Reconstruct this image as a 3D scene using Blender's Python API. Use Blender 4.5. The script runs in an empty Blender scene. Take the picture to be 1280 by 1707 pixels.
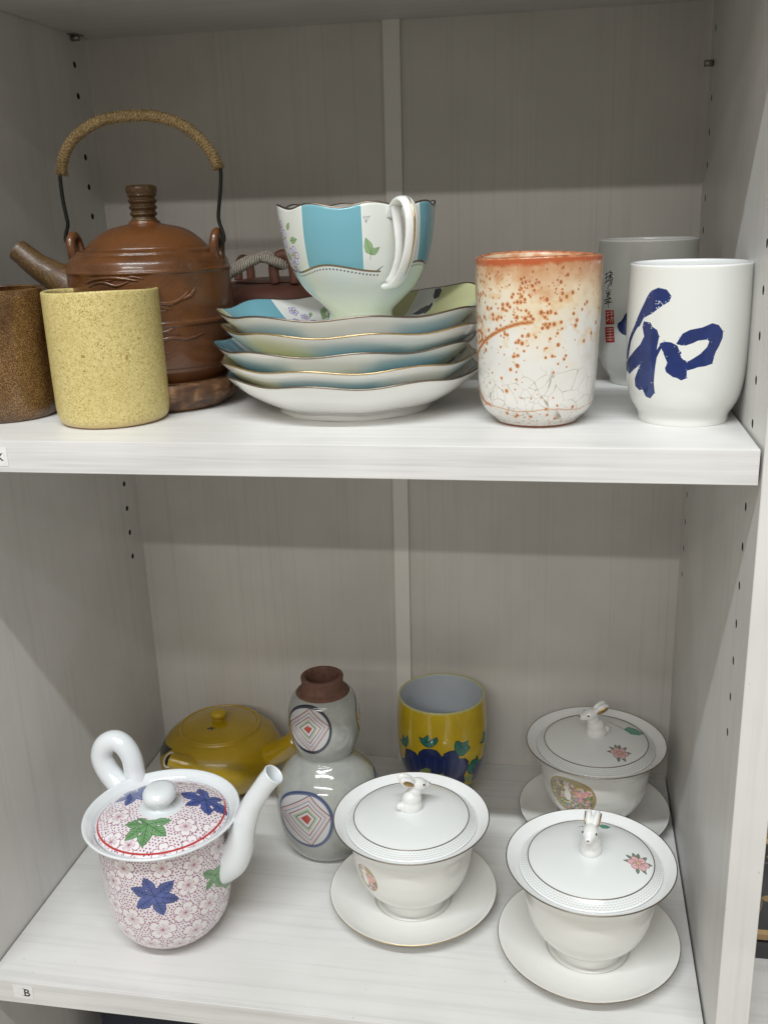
import bpy, bmesh, math, random
import numpy as np
from mathutils import Vector, Matrix

random.seed(7)
RNG = np.random.default_rng(7)
scene = bpy.context.scene
COL = scene.collection

# ---------------------------------------------------------------- camera
W, D = 0.6793, 0.443          # clear width and depth of the bookcase bay
cam_d = bpy.data.cameras.new("camera")
cam = bpy.data.objects.new("camera", cam_d); COL.objects.link(cam)
cam_d.sensor_fit = 'VERTICAL'; cam_d.sensor_height = 24.0
cam_d.lens = 24.0*1619.3065/1707.0
cam_d.shift_x = -29.9184/1707.0
cam_d.shift_y = 3.4269/1707.0
cam_d.clip_start = 0.02; cam_d.clip_end = 50
cx_, cy_, cz_ = 0.54715884, -0.68505954, 0.16566711
Rr = Vector((0.98548029, 0.1674173, -0.0282849)); Ru = Vector((-0.02353081, 0.29964734, 0.95375981)); Rf = Vector((-0.16815139, 0.93924593, -0.29923602))
cam.matrix_world = Matrix(((Rr.x, Ru.x, -Rf.x, cx_), (Rr.y, Ru.y, -Rf.y, cy_), (Rr.z, Ru.z, -Rf.z, cz_), (0, 0, 0, 1)))
scene.camera = cam

# ---------------------------------------------------------------- light
world = bpy.data.worlds.new("World"); scene.world = world; world.use_nodes = True
bgn = world.node_tree.nodes['Background']; bgn.inputs[0].default_value = (1.0, 0.925, 0.79, 1); bgn.inputs[1].default_value = 0.36

def tube_lamp(name, x, y, z, length, thick, power, col):
    """a ceiling strip light: a long thin area lamp aimed at the bookcase"""
    l = bpy.data.lights.new(name, 'AREA'); l.shape = 'RECTANGLE'; l.size = length; l.size_y = thick
    l.energy = power; l.color = col
    o = bpy.data.objects.new(name, l); COL.objects.link(o); o.location = (x, y, z)
    d = Vector((x, 0.1, -0.2)) - Vector((x, y, z))
    o.rotation_euler = d.to_track_quat('-Z', 'Y').to_euler()
    return o
tube_lamp("ceiling_strip_light", 0.30, -1.30, 2.00, 2.10, 0.045, 57, (0.93, 0.975, 1.0))
tube_lamp("ceiling_strip_light", 0.30, -2.40, 2.03, 2.60, 0.12, 18, (0.97, 0.98, 1.0))
tube_lamp("ceiling_strip_light", 0.10, -4.30, 2.08, 2.40, 0.06, 40, (1.0, 0.97, 0.92))

scene.view_settings.view_transform = 'Standard'; scene.view_settings.look = 'None'
scene.view_settings.exposure = 0.0; scene.view_settings.gamma = 1.0
scene.cycles.max_bounces = 8

# ---- measured positions and profiles
ZL = -0.5368          # top of the lower shelf
# centre (x, y, z of base) and outer profile (radius, height) of every turned piece
POS = dict(
 yellow_mug=(0.1612,0.0850,0), brown_mug=(0.0520,0.100,0), speck_mug=(0.5200,0.0965,0),
 white_mug=(0.6352,0.1045,0), back_mug=(0.6150,0.2770,0), plates=(0.3585,0.1450,0), cup=(0.3672,0.1500,0.0750),
 kettle=(0.1722,0.1620,0.0), maple=(0.1560,0.0950,ZL), gourd=(0.2835,0.2560,ZL), gold_cup=(0.3985,0.3846,ZL),
 gold_pot=(0.1166,0.3587,ZL), g1=(0.3950,0.1670,ZL), g2=(0.5855,0.3390,ZL), g3=(0.5762,0.1200,ZL))
PRO = dict(
 yellow_mug=[(.0390,0),(.0425,.0012),(.0455,.0045),(.0468,.012),(.0472,.03),(.0474,.06),(.0474,.09),(.0474,.1085)],
 brown_mug=[(.0400,0),(.0420,.0012),(.0440,.005),(.0452,.014),(.0462,.04),(.0468,.075),(.0464,.1),(.0455,.107),(.0450,.1095)],
 speck_mug=[(.0310,0),(.0322,.0012),(.0345,.004),(.0405,.0095),(.0440,.0155),(.0458,.023),(.0470,.04),(.0482,.065),(.0488,.095),(.0490,.1283)],
 white_mug=[(.0338,0),(.0342,.001),(.0350,.006),(.0385,.0120),(.0413,.0175),(.0437,.026),(.0455,.040),(.0462,.062),(.0462,.085),(.0458,.105),(.0454,.1202)],
 back_mug=[(.0300,0),(.0308,.001),(.0320,.006),(.0370,.013),(.0405,.021),(.0430,.034),(.0448,.055),(.0456,.085),(.0458,.115),(.0456,.1325)],
 maple=[(.0290,0),(.0305,.0004),(.0370,.0036),(.0450,.0095),(.0522,.0180),(.0580,.0300),(.0612,.046),(.0632,.066),(.0642,.09),(.0645,.112),(.0648,.126),(.0675,.1300),(.0740,.1335),(.0770,.1362)],
 gourd=[(.0380,0),(.0400,.001),(.0470,.0065),(.0545,.0210),(.0592,.042),(.0604,.060),(.0585,.078),(.0520,.094),(.0420,.107),(.0335,.1155),(.0310,.1205),(.0330,.1260),(.0375,.1370),(.0402,.153),(.0404,.166),(.0385,.180),(.0345,.190),(.0297,.1945)],
 gold_cup=[(.0360,0),(.0375,.0008),(.0385,.005),(.0425,.014),(.0485,.030),(.0535,.048),(.0556,.070),(.0558,.092),(.0548,.114),(.0534,.1305)],
 gaiwan=[(.0338,.008),(.0346,.0086),(.0350,.0120),(.0364,.0165),(.0400,.0205),(.0498,.0290),(.0572,.0425),(.0607,.057),(.0630,.0710),(.0652,.084),(.0705,.095),(.0765,.1015),(.0802,.1035)],
)
PRO['g1']=PRO['g2']=PRO['g3']=PRO['gaiwan']
def smooth(P, n=5):
    """Catmull-Rom through the profile points"""
    out = []
    for i in range(len(P)-1):
        p0 = P[max(i-1,0)]; p1 = P[i]; p2 = P[i+1]; p3 = P[min(i+2,len(P)-1)]
        for k in range(n):
            t = k/n; t2 = t*t; t3 = t2*t
            out.append(tuple(.5*((2*b)+(-a+c)*t+(2*a-5*b+4*c-d)*t2+(-a+3*b-3*c+d)*t3) for a,b,c,d in zip(p0,p1,p2,p3)))
    out.append(tuple(P[-1])); return out

DEC = {'he': [[(-0.7474, 0.10474), (-0.6125, 0.10726), (-0.4757, 0.10605), (-0.3979, 0.10178), (-0.4247, 0.09826), (-0.5505, 0.09456), (-0.7213, 0.08884), (-0.881, 0.08529), (-0.9657, 0.07898), (-1.0286, 0.07743), (-1.1239, 0.07219), (-1.2214, 0.06572), (-1.2968, 0.05587), (-1.3467, 0.05136), (-1.4364, 0.05153), (-1.3898, 0.05907), (-1.2692, 0.06826), (-1.1619, 0.07441), (-1.096, 0.07841), (-1.0394, 0.08323), (-0.9642, 0.08896), (-0.8764, 0.09554), (-0.8114, 0.10106)], [(-0.8648, 0.0821), (-0.7352, 0.08164), (-0.693, 0.07872), (-0.6043, 0.07665), (-0.5642, 0.07228), (-0.5909, 0.06497), (-0.6038, 0.06037), (-0.5312, 0.06552), (-0.5052, 0.06487), (-0.5916, 0.05677), (-0.6159, 0.04839), (-0.6356, 0.03708), (-0.6226, 0.02945), (-0.7175, 0.02458), (-0.8081, 0.02543), (-0.8677, 0.03098), (-0.9663, 0.02974), (-1.0659, 0.03218), (-1.0663, 0.03741), (-0.9433, 0.04674), (-0.8859, 0.05174), (-0.9759, 0.04843), (-1.2742, 0.04038), (-1.4421, 0.04245), (-1.4589, 0.04715), (-1.1702, 0.05571), (-0.9271, 0.06449), (-0.8385, 0.07131), (-0.8872, 0.07839)], [(-0.5369, 0.06695), (-0.4554, 0.06825), (-0.3559, 0.0681), (-0.2571, 0.06575), (-0.2268, 0.06256), (-0.1951, 0.06134), (-0.1985, 0.05773), (-0.1504, 0.05543), (-0.1198, 0.05509), (-0.0943, 0.04967), (-0.0889, 0.04235), (-0.1639, 0.04079), (-0.2315, 0.04254), (-0.2906, 0.04298), (-0.4053, 0.04638), (-0.424, 0.04908), (-0.3871, 0.05284), (-0.4227, 0.05639), (-0.4771, 0.06169)], [(-0.2591, 0.06754), (-0.2146, 0.07152), (-0.1736, 0.07475), (-0.0654, 0.07744), (0.1192, 0.0791), (0.2702, 0.08187), (0.3745, 0.08042), (0.4552, 0.07581), (0.4542, 0.07138), (0.3997, 0.0653), (0.3442, 0.06097), (0.3297, 0.05741), (0.3087, 0.05295), (0.1986, 0.05135), (0.0829, 0.05075), (0.0271, 0.04969), (-0.0848, 0.04822), (-0.1105, 0.05365), (-0.037, 0.05513), (0.1083, 0.05957), (0.2166, 0.0648), (0.2492, 0.0692), (0.2073, 0.07104), (0.0555, 0.07032), (-0.017, 0.06857), (-0.1266, 0.06677), (-0.2018, 0.06707)]], 'seals': [[(-0.9938, 0.074), (-0.7461, 0.07478), (-0.7272, 0.06195), (-0.9813, 0.06057)], [(-1.0075, 0.0582), (-0.7395, 0.05967), (-0.7166, 0.04528), (-0.9877, 0.04367)]], 'ink': [[(-1.0219, 0.10618), (-0.9254, 0.10769)], [(-1.0264, 0.10267), (-0.9223, 0.10465)], [(-0.98, 0.10715), (-0.9806, 0.09993)], [(-1.0397, 0.09825), (-0.9185, 0.10116)], [(-0.8964, 0.10861), (-0.8123, 0.10832)], [(-0.855, 0.10998), (-0.8611, 0.10237)], [(-0.9075, 0.10511), (-0.8044, 0.10703)], [(-0.864, 0.10519), (-0.9188, 0.1016)], [(-0.8571, 0.10521), (-0.7941, 0.10315)], [(-0.9026, 0.10032), (-0.8065, 0.10226), (-0.8419, 0.09652)], [(-0.8447, 0.09957), (-0.9277, 0.09501)], [(-0.973, 0.09182), (-0.9623, 0.08898), (-0.8648, 0.09034)], [(-0.927, 0.09414), (-0.9155, 0.08933)], [(-0.8597, 0.09298), (-0.8644, 0.0899)], [(-0.9531, 0.08746), (-0.8491, 0.08862)], [(-0.8926, 0.08895), (-0.9676, 0.08521)], [(-0.9368, 0.08706), (-0.8188, 0.08474)], [(-1.0535, 0.08272), (-0.8465, 0.08511)], [(-0.9984, 0.08156), (-0.8591, 0.08287)], [(-1.0326, 0.07967), (-0.8033, 0.08214)], [(-0.9197, 0.0849), (-0.8987, 0.07655)]], 'blob': [[(-0.4899, 0.07096), (-0.4391, 0.07324), (-0.363, 0.07334), (-0.3232, 0.05173), (-0.4535, 0.05239), (-0.5358, 0.05354), (-0.6047, 0.05604), (-0.6527, 0.05994), (-0.6362, 0.06333), (-0.5681, 0.06505), (-0.5202, 0.06804)]], 'sealmark': [[(-0.9507, 0.07192), (-0.8671, 0.07265)], [(-0.9494, 0.06924), (-0.8657, 0.06998)], [(-0.9118, 0.0725), (-0.9161, 0.06398)], [(-0.9479, 0.06431), (-0.8642, 0.06641)], [(-0.8386, 0.07274), (-0.7643, 0.07296)], [(-0.8047, 0.07373), (-0.8019, 0.06885)], [(-0.8442, 0.0705), (-0.7633, 0.07119)], [(-0.8358, 0.0674), (-0.7617, 0.06808), (-0.7796, 0.06357)], [(-0.8081, 0.06727), (-0.8414, 0.06336)], [(-0.9401, 0.05667), (-0.7651, 0.05779)], [(-0.9412, 0.0544), (-0.7654, 0.05553)], [(-0.8482, 0.05749), (-0.8471, 0.04614)], [(-0.9349, 0.0517), (-0.7659, 0.05282)], [(-0.9537, 0.04888), (-0.7534, 0.05015)], [(-0.9317, 0.04669), (-0.7683, 0.04737)]], 'arc': [(-1.4227, 0.05583), (-1.1682, 0.0652), (-0.9614, 0.07201), (-0.7594, 0.07757), (-0.5767, 0.08185), (-0.3997, 0.08535), (-0.2205, 0.08773), (-0.0519, 0.0885)], 'arc2': [(-1.3783, 0.07728), (-1.1371, 0.07954), (-1.0294, 0.07728), (-1.0543, 0.07247), (-1.2297, 0.06863)], 'arc3': [(-1.2826, 0.05679), (-1.4665, 0.04377), (-1.3518, 0.03285), (-1.0636, 0.02319), (-0.8966, 0.02242)], 'mfl': [(0.6386, 0.07546), (-0.2016, 0.07135), (0.2662, 0.05992), (0.7831, 0.04819), (1.0457, 0.0728), (0.7206, 0.10575), (0.836, 0.12523), (0.3704, 0.13149), (-0.4727, 0.11054), (-0.2188, 0.1299), (1.3293, 0.12682), (-0.446, 0.04792), (1.5393, 0.07371), (0.5106, 0.0334), (0.0101, 0.03914), (-0.5432, 0.08027)], 'mblue': [(0.2167, 0.10122), (0.0912, 0.12262), (0.517, 0.11585), (0.5654, 0.09373), (0.3125, 0.07815), (-0.0804, 0.08662), (-0.1366, 0.10942)], 'mgreen': [(1.1908, 0.10004), (1.6261, 0.10016), (1.8898, 0.06988), (1.3257, 0.08082), (0.9918, 0.09003), (0.9705, 0.11116)], 'mspout': [(1.8983, 0.07542), (1.9446, 0.11018)], 'ml_green': [(-0.0013, -0.0294), (0.0195, -0.0208), (0.0217, -0.0409), (0.0039, -0.0559), (-0.0162, -0.0501), (-0.0238, -0.0308), (-0.0146, -0.0228)], 'ml_blue': [(0.0387, 0.0201), (0.0245, 0.0395), (0.052, 0.0315), (0.065, 0.0099), (0.0498, -0.0019), (0.0237, 0.004), (0.0106, 0.0246)], 'ml_blue2': [(-0.0334, 0.0191), (-0.0307, 0.0376), (-0.0425, 0.0003)], 'ml_fl': [(0.0351, -0.0247), (-0.0364, -0.019), (-0.0303, -0.0505), (0.0268, -0.0584), (0.0615, -0.0184), (0.0154, 0.0502), (0.0007, 0.0467)], 'gc_blue': [[(-0.792, 0.0771), (-0.6226, 0.07948), (-0.4951, 0.07849), (-0.4325, 0.07469), (-0.3884, 0.08106), (-0.2877, 0.08625), (-0.1239, 0.08862), (0.0118, 0.08701), (0.0867, 0.08173), (0.1142, 0.07805), (0.1826, 0.08351), (0.2984, 0.08608), (0.4162, 0.08636), (0.4757, 0.07837), (0.5177, 0.07284), (0.6481, 0.07206), (0.7329, 0.06663), (0.7284, 0.05895), (0.6886, 0.05307), (0.6332, 0.04557), (0.7016, 0.03636), (0.6717, 0.02723), (0.0, 0.03629), (-1.137, 0.02468), (-1.2021, 0.04226), (-1.2554, 0.05027), (-0.8728, 0.06082)]], 'gc_teal': [[(-0.7888, 0.07906), (-0.8978, 0.07979), (-1.0582, 0.08314), (-0.9313, 0.08504), (-0.8948, 0.09406), (-0.794, 0.09065), (-0.7208, 0.09674), (-0.6926, 0.09195), (-0.7179, 0.08522)], [(-0.1631, 0.09009), (-0.2543, 0.09151), (-0.3379, 0.0952), (-0.3806, 0.10171), (-0.2834, 0.10071), (-0.1796, 0.10655), (-0.1306, 0.09992), (0.0166, 0.10487), (0.0444, 0.10084), (-0.0048, 0.09595), (-0.0834, 0.09194)], [(0.4159, 0.08515), (0.3979, 0.09256), (0.4297, 0.09821), (0.5007, 0.09802), (0.5619, 0.09425), (0.7293, 0.09509), (0.7045, 0.09074), (0.7746, 0.08452), (0.6915, 0.08001), (0.5808, 0.07693), (0.4962, 0.07813)], [(0.7475, 0.049), (0.7069, 0.05675), (0.8343, 0.06571), (0.9329, 0.0646), (1.0038, 0.06849), (1.0716, 0.05955), (1.2234, 0.05696), (1.173, 0.04987), (1.1954, 0.04214), (1.0296, 0.04001), (0.8818, 0.04274)], [(0.8494, 0.01798), (0.9434, 0.02382), (1.1351, 0.02145), (1.4066, 0.01698), (1.3903, 0.01524), (1.3907, 0.00179), (1.244, 0.00178)]], 'gc_pale': [[(-0.41, 0.05505), (-0.2442, 0.06103), (-0.1406, 0.06025), (-0.1373, 0.05354), (-0.4207, 0.0507)], [(0.036, 0.0533), (0.1369, 0.05553), (0.1962, 0.04981), (0.0945, 0.04917)], [(0.6587, 0.04507), (0.8198, 0.04362), (0.9824, 0.03687), (0.8958, 0.02998), (0.7315, 0.03249)]], 'gl': [(-0.1634, 0.07581), (-0.878, 0.06132), (0.307, 0.06976), (-0.4129, 0.10373), (-0.1997, 0.039)], 'gu': [(-0.1955, 0.18621), (-0.9643, 0.18444), (0.3814, 0.18722), (-0.5101, 0.20888), (-0.0489, 0.15874)], 'glback': [(1.4689, 0.10017), (1.8622, 0.0894)], 'g2med': [(-0.4192, 0.06819), (-1.0214, 0.06217), (-0.0018, 0.0635), (-0.4752, 0.09299), (-0.3902, 0.04193)], 'g1med': [(-0.6673, 0.0616), (-0.9463, 0.0727), (-0.4655, 0.04854), (-0.7107, 0.07892), (-0.5799, 0.04881)], 'g2lid': [(0.0439, 0.0191), (0.0318, 0.0177), (0.0559, 0.0206), (0.0253, -0.0336), (0.0148, 0.0335)], 'g3lid': [(0.0149, 0.0458), (0.0084, 0.0465), (0.0205, 0.0471), (0.044, -0.0083), (-0.0121, 0.0407)], 'ypatch': [(-1.3895, 0.07771), (-1.3339, 0.09409), (-0.7551, 0.10186), (-0.9942, 0.08261)], 'ybird': [(-0.0021, -0.022)], 'c_bl': [(-0.4966, 0.10259), (-0.5245, 0.08419), (-0.5702, 0.05858)], 'c_br': [(0.2551, 0.10233), (0.2659, 0.08318), (0.2693, 0.06047)], 'c_b2': [(1.0512, 0.10427), (1.1046, 0.08128), (1.1876, 0.06257)], 'c_line': [(-1.2693, 0.05205), (-0.7555, 0.05586), (-0.4828, 0.06048), (-0.2977, 0.06232), (-0.1227, 0.06223), (0.0589, 0.0612), (0.2568, 0.05869), (0.3791, 0.05843), (0.4485, 0.06125)], 'c_fl': [(-1.1009, 0.0875), (-0.8401, 0.07329), (-0.9144, 0.06179), (-1.132, 0.09653)], 'c_lf': [(-0.7353, 0.08479), (0.3718, 0.08077), (0.3063, 0.09806), (0.4883, 0.06233), (0.8556, 0.08186)], 'c_h': [(0.5833, 0.10384), (0.6594, 0.03573)]}

# ---------------------------------------------------------------- helpers
def tag(o, label=None, cat=None, group=None, kind=None):
    if label: o['label'] = label
    if cat: o['category'] = cat
    if group: o['group'] = group
    if kind: o['kind'] = kind
    return o
def thing(name, label, cat, loc=(0, 0, 0), rz=0.0, group=None):
    o = bpy.data.objects.new(name, None); COL.objects.link(o); o.empty_display_size = .02
    o.location = loc; o.rotation_euler = (0, 0, rz)
    return tag(o, label, cat, group)
def add(name, verts, faces, mats, parent=None, uv=None, mi=None, smooth=True, loc=None):
    me = bpy.data.meshes.new(name); me.from_pydata([tuple(v) for v in verts], [], [tuple(f) for f in faces])
    for m in (mats if isinstance(mats, (list, tuple)) else [mats]): me.materials.append(getattr(m, "m", m))
    if mi is not None: me.polygons.foreach_set('material_index', np.asarray(mi, dtype=np.int32))
    if smooth: me.polygons.foreach_set('use_smooth', np.ones(len(me.polygons), dtype=bool))
    if uv is not None:
        l = me.uv_layers.new(name='UVMap'); l.data.foreach_set('uv', np.asarray(uv, dtype=np.float32).ravel())
    me.validate(); me.update()
    o = bpy.data.objects.new(name, me); COL.objects.link(o)
    if parent: o.parent = parent
    if loc: o.location = loc
    return o
def box(name, a, b, mat, parent=None, bev=0.0, seg=2, label=None):
    bm = bmesh.new(); bmesh.ops.create_cube(bm, size=1)
    for v in bm.verts: v.co = Vector([a[i]+(v.co[i]+.5)*(b[i]-a[i]) for i in range(3)])
    if bev: bmesh.ops.bevel(bm, geom=list(bm.edges), offset=bev, segments=seg, affect='EDGES', profile=.6)
    me = bpy.data.meshes.new(name); bm.to_mesh(me); bm.free(); me.materials.append(mat)
    o = bpy.data.objects.new(name, me); COL.objects.link(o)
    if parent: o.parent = parent
    if label: o['label'] = label
    return o
def arclen(P):
    s = [0.0]
    for a, b in zip(P, P[1:]): s.append(s[-1]+math.hypot(b[0]-a[0], b[1]-a[1]))
    return s
def lathe(name, sections, mats, parent=None, seg=96, loc=None, warp=None):
    """turn sections [(profile points, material index, v mode)] about Z; angle 0 faces -Y"""
    V, F, UV, MI = [], [], [], []
    for P, m in sections:
        s = arclen(P); S = s[-1] or 1; base = len(V)
        for i in range(seg+1):
            a = -math.pi+2*math.pi*i/seg
            for (r, z) in P:
                if warp: r, z = warp(r, z, a)
                V.append((r*math.sin(a), -r*math.cos(a), z))
        n = len(P)
        for i in range(seg):
            for k in range(n-1):
                q = (base+i*n+k, base+(i+1)*n+k, base+(i+1)*n+k+1, base+i*n+k+1)
                F.append(q); MI.append(m)
                UV += [(i/seg, s[k]/S), ((i+1)/seg, s[k]/S), ((i+1)/seg, s[k+1]/S), (i/seg, s[k+1]/S)]
    o = add(name, V, F, mats, parent, UV, MI, loc=loc)
    bm = bmesh.new(); bm.from_mesh(o.data); bmesh.ops.remove_doubles(bm, verts=bm.verts, dist=2e-6)
    bmesh.ops.dissolve_degenerate(bm, edges=bm.edges, dist=1e-7)
    bmesh.ops.recalc_face_normals(bm, faces=bm.faces); bm.to_mesh(o.data); bm.free()
    return o
def tube(name, pts, rad, mat, parent=None, seg=12, n=6, flat=1.0, up=None, closed=False, caps=True, only=False):
    """sweep an ellipse along a smoothed path; rad is one radius or one per point; flat squashes it along the frame normal"""
    pts = [Vector(p) for p in pts]; N = len(pts)
    rs = rad if isinstance(rad, (list, tuple)) else [rad]*N
    P, R_ = [], []
    rng = range(N) if closed else range(N-1)
    for i in rng:
        g = (lambda j: pts[j % N]) if closed else (lambda j: pts[min(max(j, 0), N-1)])
        h = (lambda j: rs[j % N]) if closed else (lambda j: rs[min(max(j, 0), N-1)])
        p0, p1, p2, p3 = g(i-1), g(i), g(i+1), g(i+2)
        for k in range(n):
            t = k/n
            P.append(.5*((2*p1)+(p2-p0)*t+(2*p0-5*p1+4*p2-p3)*t*t+(3*p1-p0-3*p2+p3)*t**3)); R_.append(h(i)*(1-t)+h(i+1)*t)
    if not closed: P.append(pts[-1]); R_.append(rs[-1])
    M = len(P); V, F = [], []; prev = None
    for i in range(M):
        if closed: T = (P[(i+1) % M]-P[i-1]).normalized()
        else: T = (P[min(i+1, M-1)]-P[max(i-1, 0)]).normalized()
        ref = Vector(up) if up is not None else (prev if prev is not None else (Vector((0, 0, 1)) if abs(T.z) < .9 else Vector((1, 0, 0))))
        B = (ref-T*ref.dot(T)).normalized(); prev = B; Nn = T.cross(B)
        for j in range(seg):
            a = 2*math.pi*j/seg
            V.append(P[i]+B*math.cos(a)*R_[i]+Nn*math.sin(a)*R_[i]*flat)
    for i in range(M if closed else M-1):
        for j in range(seg):
            F.append((i*seg+j, i*seg+(j+1) % seg, ((i+1) % M)*seg+(j+1) % seg, ((i+1) % M)*seg+j))
    if caps and not closed:
        F.append(tuple(range(seg))[::-1]); F.append(tuple((M-1)*seg+j for j in range(seg)))
    if only: return V, F
    return add(name, V, F, mat, parent)
def ring(name, r, z, t, mat, parent=None, seg=96, rot=0):
    return tube(name, [(r*math.sin(2*math.pi*i/seg), -r*math.cos(2*math.pi*i/seg), z) for i in range(seg)], t, mat, parent, seg=8, n=1, closed=True, up=(0, 0, 1))
def blob(name, balls, mat, parent=None, voxel=.0009, sm=6):
    """one continuous body grown from overlapping ellipsoids [(centre, radii, rotation y)]"""
    bm = bmesh.new()
    for c, r, rot in balls:
        M = Matrix.Translation(c) @ Matrix.Rotation(rot[2], 4, 'Z') @ Matrix.Rotation(rot[1], 4, 'Y') @ Matrix.Rotation(rot[0], 4, 'X') @ Matrix.Diagonal((r[0], r[1], r[2], 1))
        bmesh.ops.create_icosphere(bm, subdivisions=3, radius=1, matrix=M)
    me = bpy.data.meshes.new(name); bm.to_mesh(me); bm.free()
    o = bpy.data.objects.new(name, me); COL.objects.link(o); me.materials.append(mat)
    m = o.modifiers.new('r', 'REMESH'); m.mode = 'VOXEL'; m.voxel_size = voxel; m.use_smooth_shade = True
    m = o.modifiers.new('s', 'SMOOTH'); m.iterations = sm; m.factor = .6
    dg = bpy.context.evaluated_depsgraph_get(); me2 = bpy.data.meshes.new_from_object(o.evaluated_get(dg))
    o.modifiers.clear(); o.data = me2; me2.name = name
    if not me2.materials: me2.materials.append(mat)
    me2.polygons.foreach_set('use_smooth', np.ones(len(me2.polygons), dtype=bool))
    if parent: o.parent = parent
    return o

# ---------------------------------------------------------------- procedural materials
def s2l(c): return tuple(((x/255)/12.92 if x/255 <= .04045 else ((x/255+.055)/1.055)**2.4) for x in c)
class NT:
    def __init__(self, name, rough=.5, coat=0.0, metal=0.0, spec=.5):
        self.m = bpy.data.materials.new(name); self.m.use_nodes = True; self.t = self.m.node_tree
        self.b = self.t.nodes['Principled BSDF']; i = self.b.inputs
        i['Roughness'].default_value = rough; i['Metallic'].default_value = metal
        i['Coat Weight'].default_value = coat; i['Coat Roughness'].default_value = .04; i['Specular IOR Level'].default_value = spec
    def n(self, ty, **kw):
        x = self.t.nodes.new(ty)
        for k, v in kw.items():
            if k in x.inputs: x.inputs[k].default_value = v
            else: setattr(x, k, v)
        return x
    def l(self, a, b): self.t.links.new(a, b)
    def coord(self, scale=(1, 1, 1), kind='Object'):
        c = self.n('ShaderNodeTexCoord'); m = self.n('ShaderNodeMapping'); m.inputs['Scale'].default_value = scale
        self.l(c.outputs[kind], m.inputs[0]); return m.outputs[0]
    def noise(self, vec, scale, detail=4, rough=.55, dist=0.0):
        x = self.n('ShaderNodeTexNoise'); x.inputs['Scale'].default_value = scale; x.inputs['Detail'].default_value = detail
        x.inputs['Roughness'].default_value = rough; x.inputs['Distortion'].default_value = dist; self.l(vec, x.inputs['Vector']); return x.outputs['Fac']
    def ramp(self, fac, stops):
        r = self.n('ShaderNodeValToRGB'); e = r.color_ramp.elements
        while len(e) < len(stops): e.new(.5)
        for k, (p, c) in enumerate(stops): e[k].position = p; e[k].color = (*c, 1)
        self.l(fac, r.inputs[0]); return r.outputs[0]
    def mix(self, fac, a, b, mode='MIX'):
        x = self.n('ShaderNodeMix'); x.data_type = 'RGBA'; x.blend_type = mode
        for sock, v in ((x.inputs[0], fac), (x.inputs[6], a), (x.inputs[7], b)):
            if isinstance(v, (int, float)): sock.default_value = v
            elif isinstance(v, tuple): sock.default_value = (*v, 1)
            else: self.l(v, sock)
        return x.outputs[2]
    def color(self, v):
        if isinstance(v, tuple): self.b.inputs['Base Color'].default_value = (*v, 1)
        else: self.l(v, self.b.inputs['Base Color'])
    def bump(self, h, strength=.2, dist=.001):
        x = self.n('ShaderNodeBump'); x.inputs['Strength'].default_value = strength; x.inputs['Distance'].default_value = dist
        self.l(h, x.inputs['Height']); self.l(x.outputs[0], self.b.inputs['Normal'])
        return x
def laminate(name, sc, lo=(.60, .595, .58), hi=(.74, .735, .72), bump=.12, contrast=1.0):
    """white ash-look laminate; sc stretches the grain along one axis"""
    t = NT(name, rough=.42, coat=.05)
    v = t.coord(sc)
    w = t.noise(t.coord((3, 3, 3)), 2.0, 2)
    a = t.noise(v, 1.0, 5, .62, .35); b = t.noise(v, 3.1, 3, .5)
    f = t.mix(.35, a, b)
    c = t.ramp(f, [(.36, lo), (.50, tuple((x+y)/2+.03 for x, y in zip(lo, hi))), (.62, hi)])
    sp = t.ramp(t.noise(t.coord(), 260, 2, .5), [(.755, (0, 0, 0)), (.79, (.55, .55, .55))]); c = t.mix(sp, c, (.30, .27, .23))
    sc_ = t.ramp(t.noise(t.coord((1, 1, 1)), 9, 3, .5), [(.40, (.93, .93, .925)), (.60, (1, 1, 1))]); c = t.mix(1.0, c, sc_, 'MULTIPLY')
    t.color(c); t.bump(f, bump, .0006)
    return t.m
LAM_X = laminate('white_laminate_grain_across', (2.4, 75, 75), lo=(.655, .65, .635), hi=(.745, .74, .725))
LAM_Z = laminate('white_laminate_grain_upright', (70, 70, 2.2), lo=(.66, .65, .63), hi=(.715, .705, .69), bump=.08)
LAM_EDGE = laminate('white_laminate_edge_strip', (2.8, 60, 115), lo=(.58, .575, .565), hi=(.74, .735, .725))
LAM_BACK = laminate('white_back_panel_grain', (150, 60, 1.6), lo=(.60, .578, .54), hi=(.64, .618, .58), bump=.03)
def porcelain(name, col=(.82, .83, .82), rough=.10, coat=.6, noise=.02, img=None, bump=.03):
    t = NT(name, rough=rough, coat=coat)
    if img is not None:
        x = t.n('ShaderNodeTexImage'); x.image = img; x.interpolation = 'Cubic'; t.l(t.n('ShaderNodeUVMap').outputs[0], x.inputs[0]); c = x.outputs[0]
        t.color(c)
    else:
        nz = t.noise(t.coord(), 60, 3)
        t.color(t.ramp(nz, [(.3, tuple(max(0, k-noise) for k in col)), (.7, col)]))
    t.bump(t.noise(t.coord(), 45, 2), bump, .002)
    return t.m
def metal(name, col, rough=.25):
    t = NT(name, rough=rough, metal=1.0); t.color(t.ramp(t.noise(t.coord(), 220, 2), [(.35, tuple(k*.8 for k in col)), (.65, col)])); return t.m
GOLD = metal('gilt_line', (.62, .47, .26), .3)
DGOLD = metal('dark_gilt_line', (.30, .25, .20), .35)
WHITE = porcelain('white_porcelain_glaze', (.83, .845, .84))
WARMW = porcelain('warm_white_porcelain', (.82, .82, .79))

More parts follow.
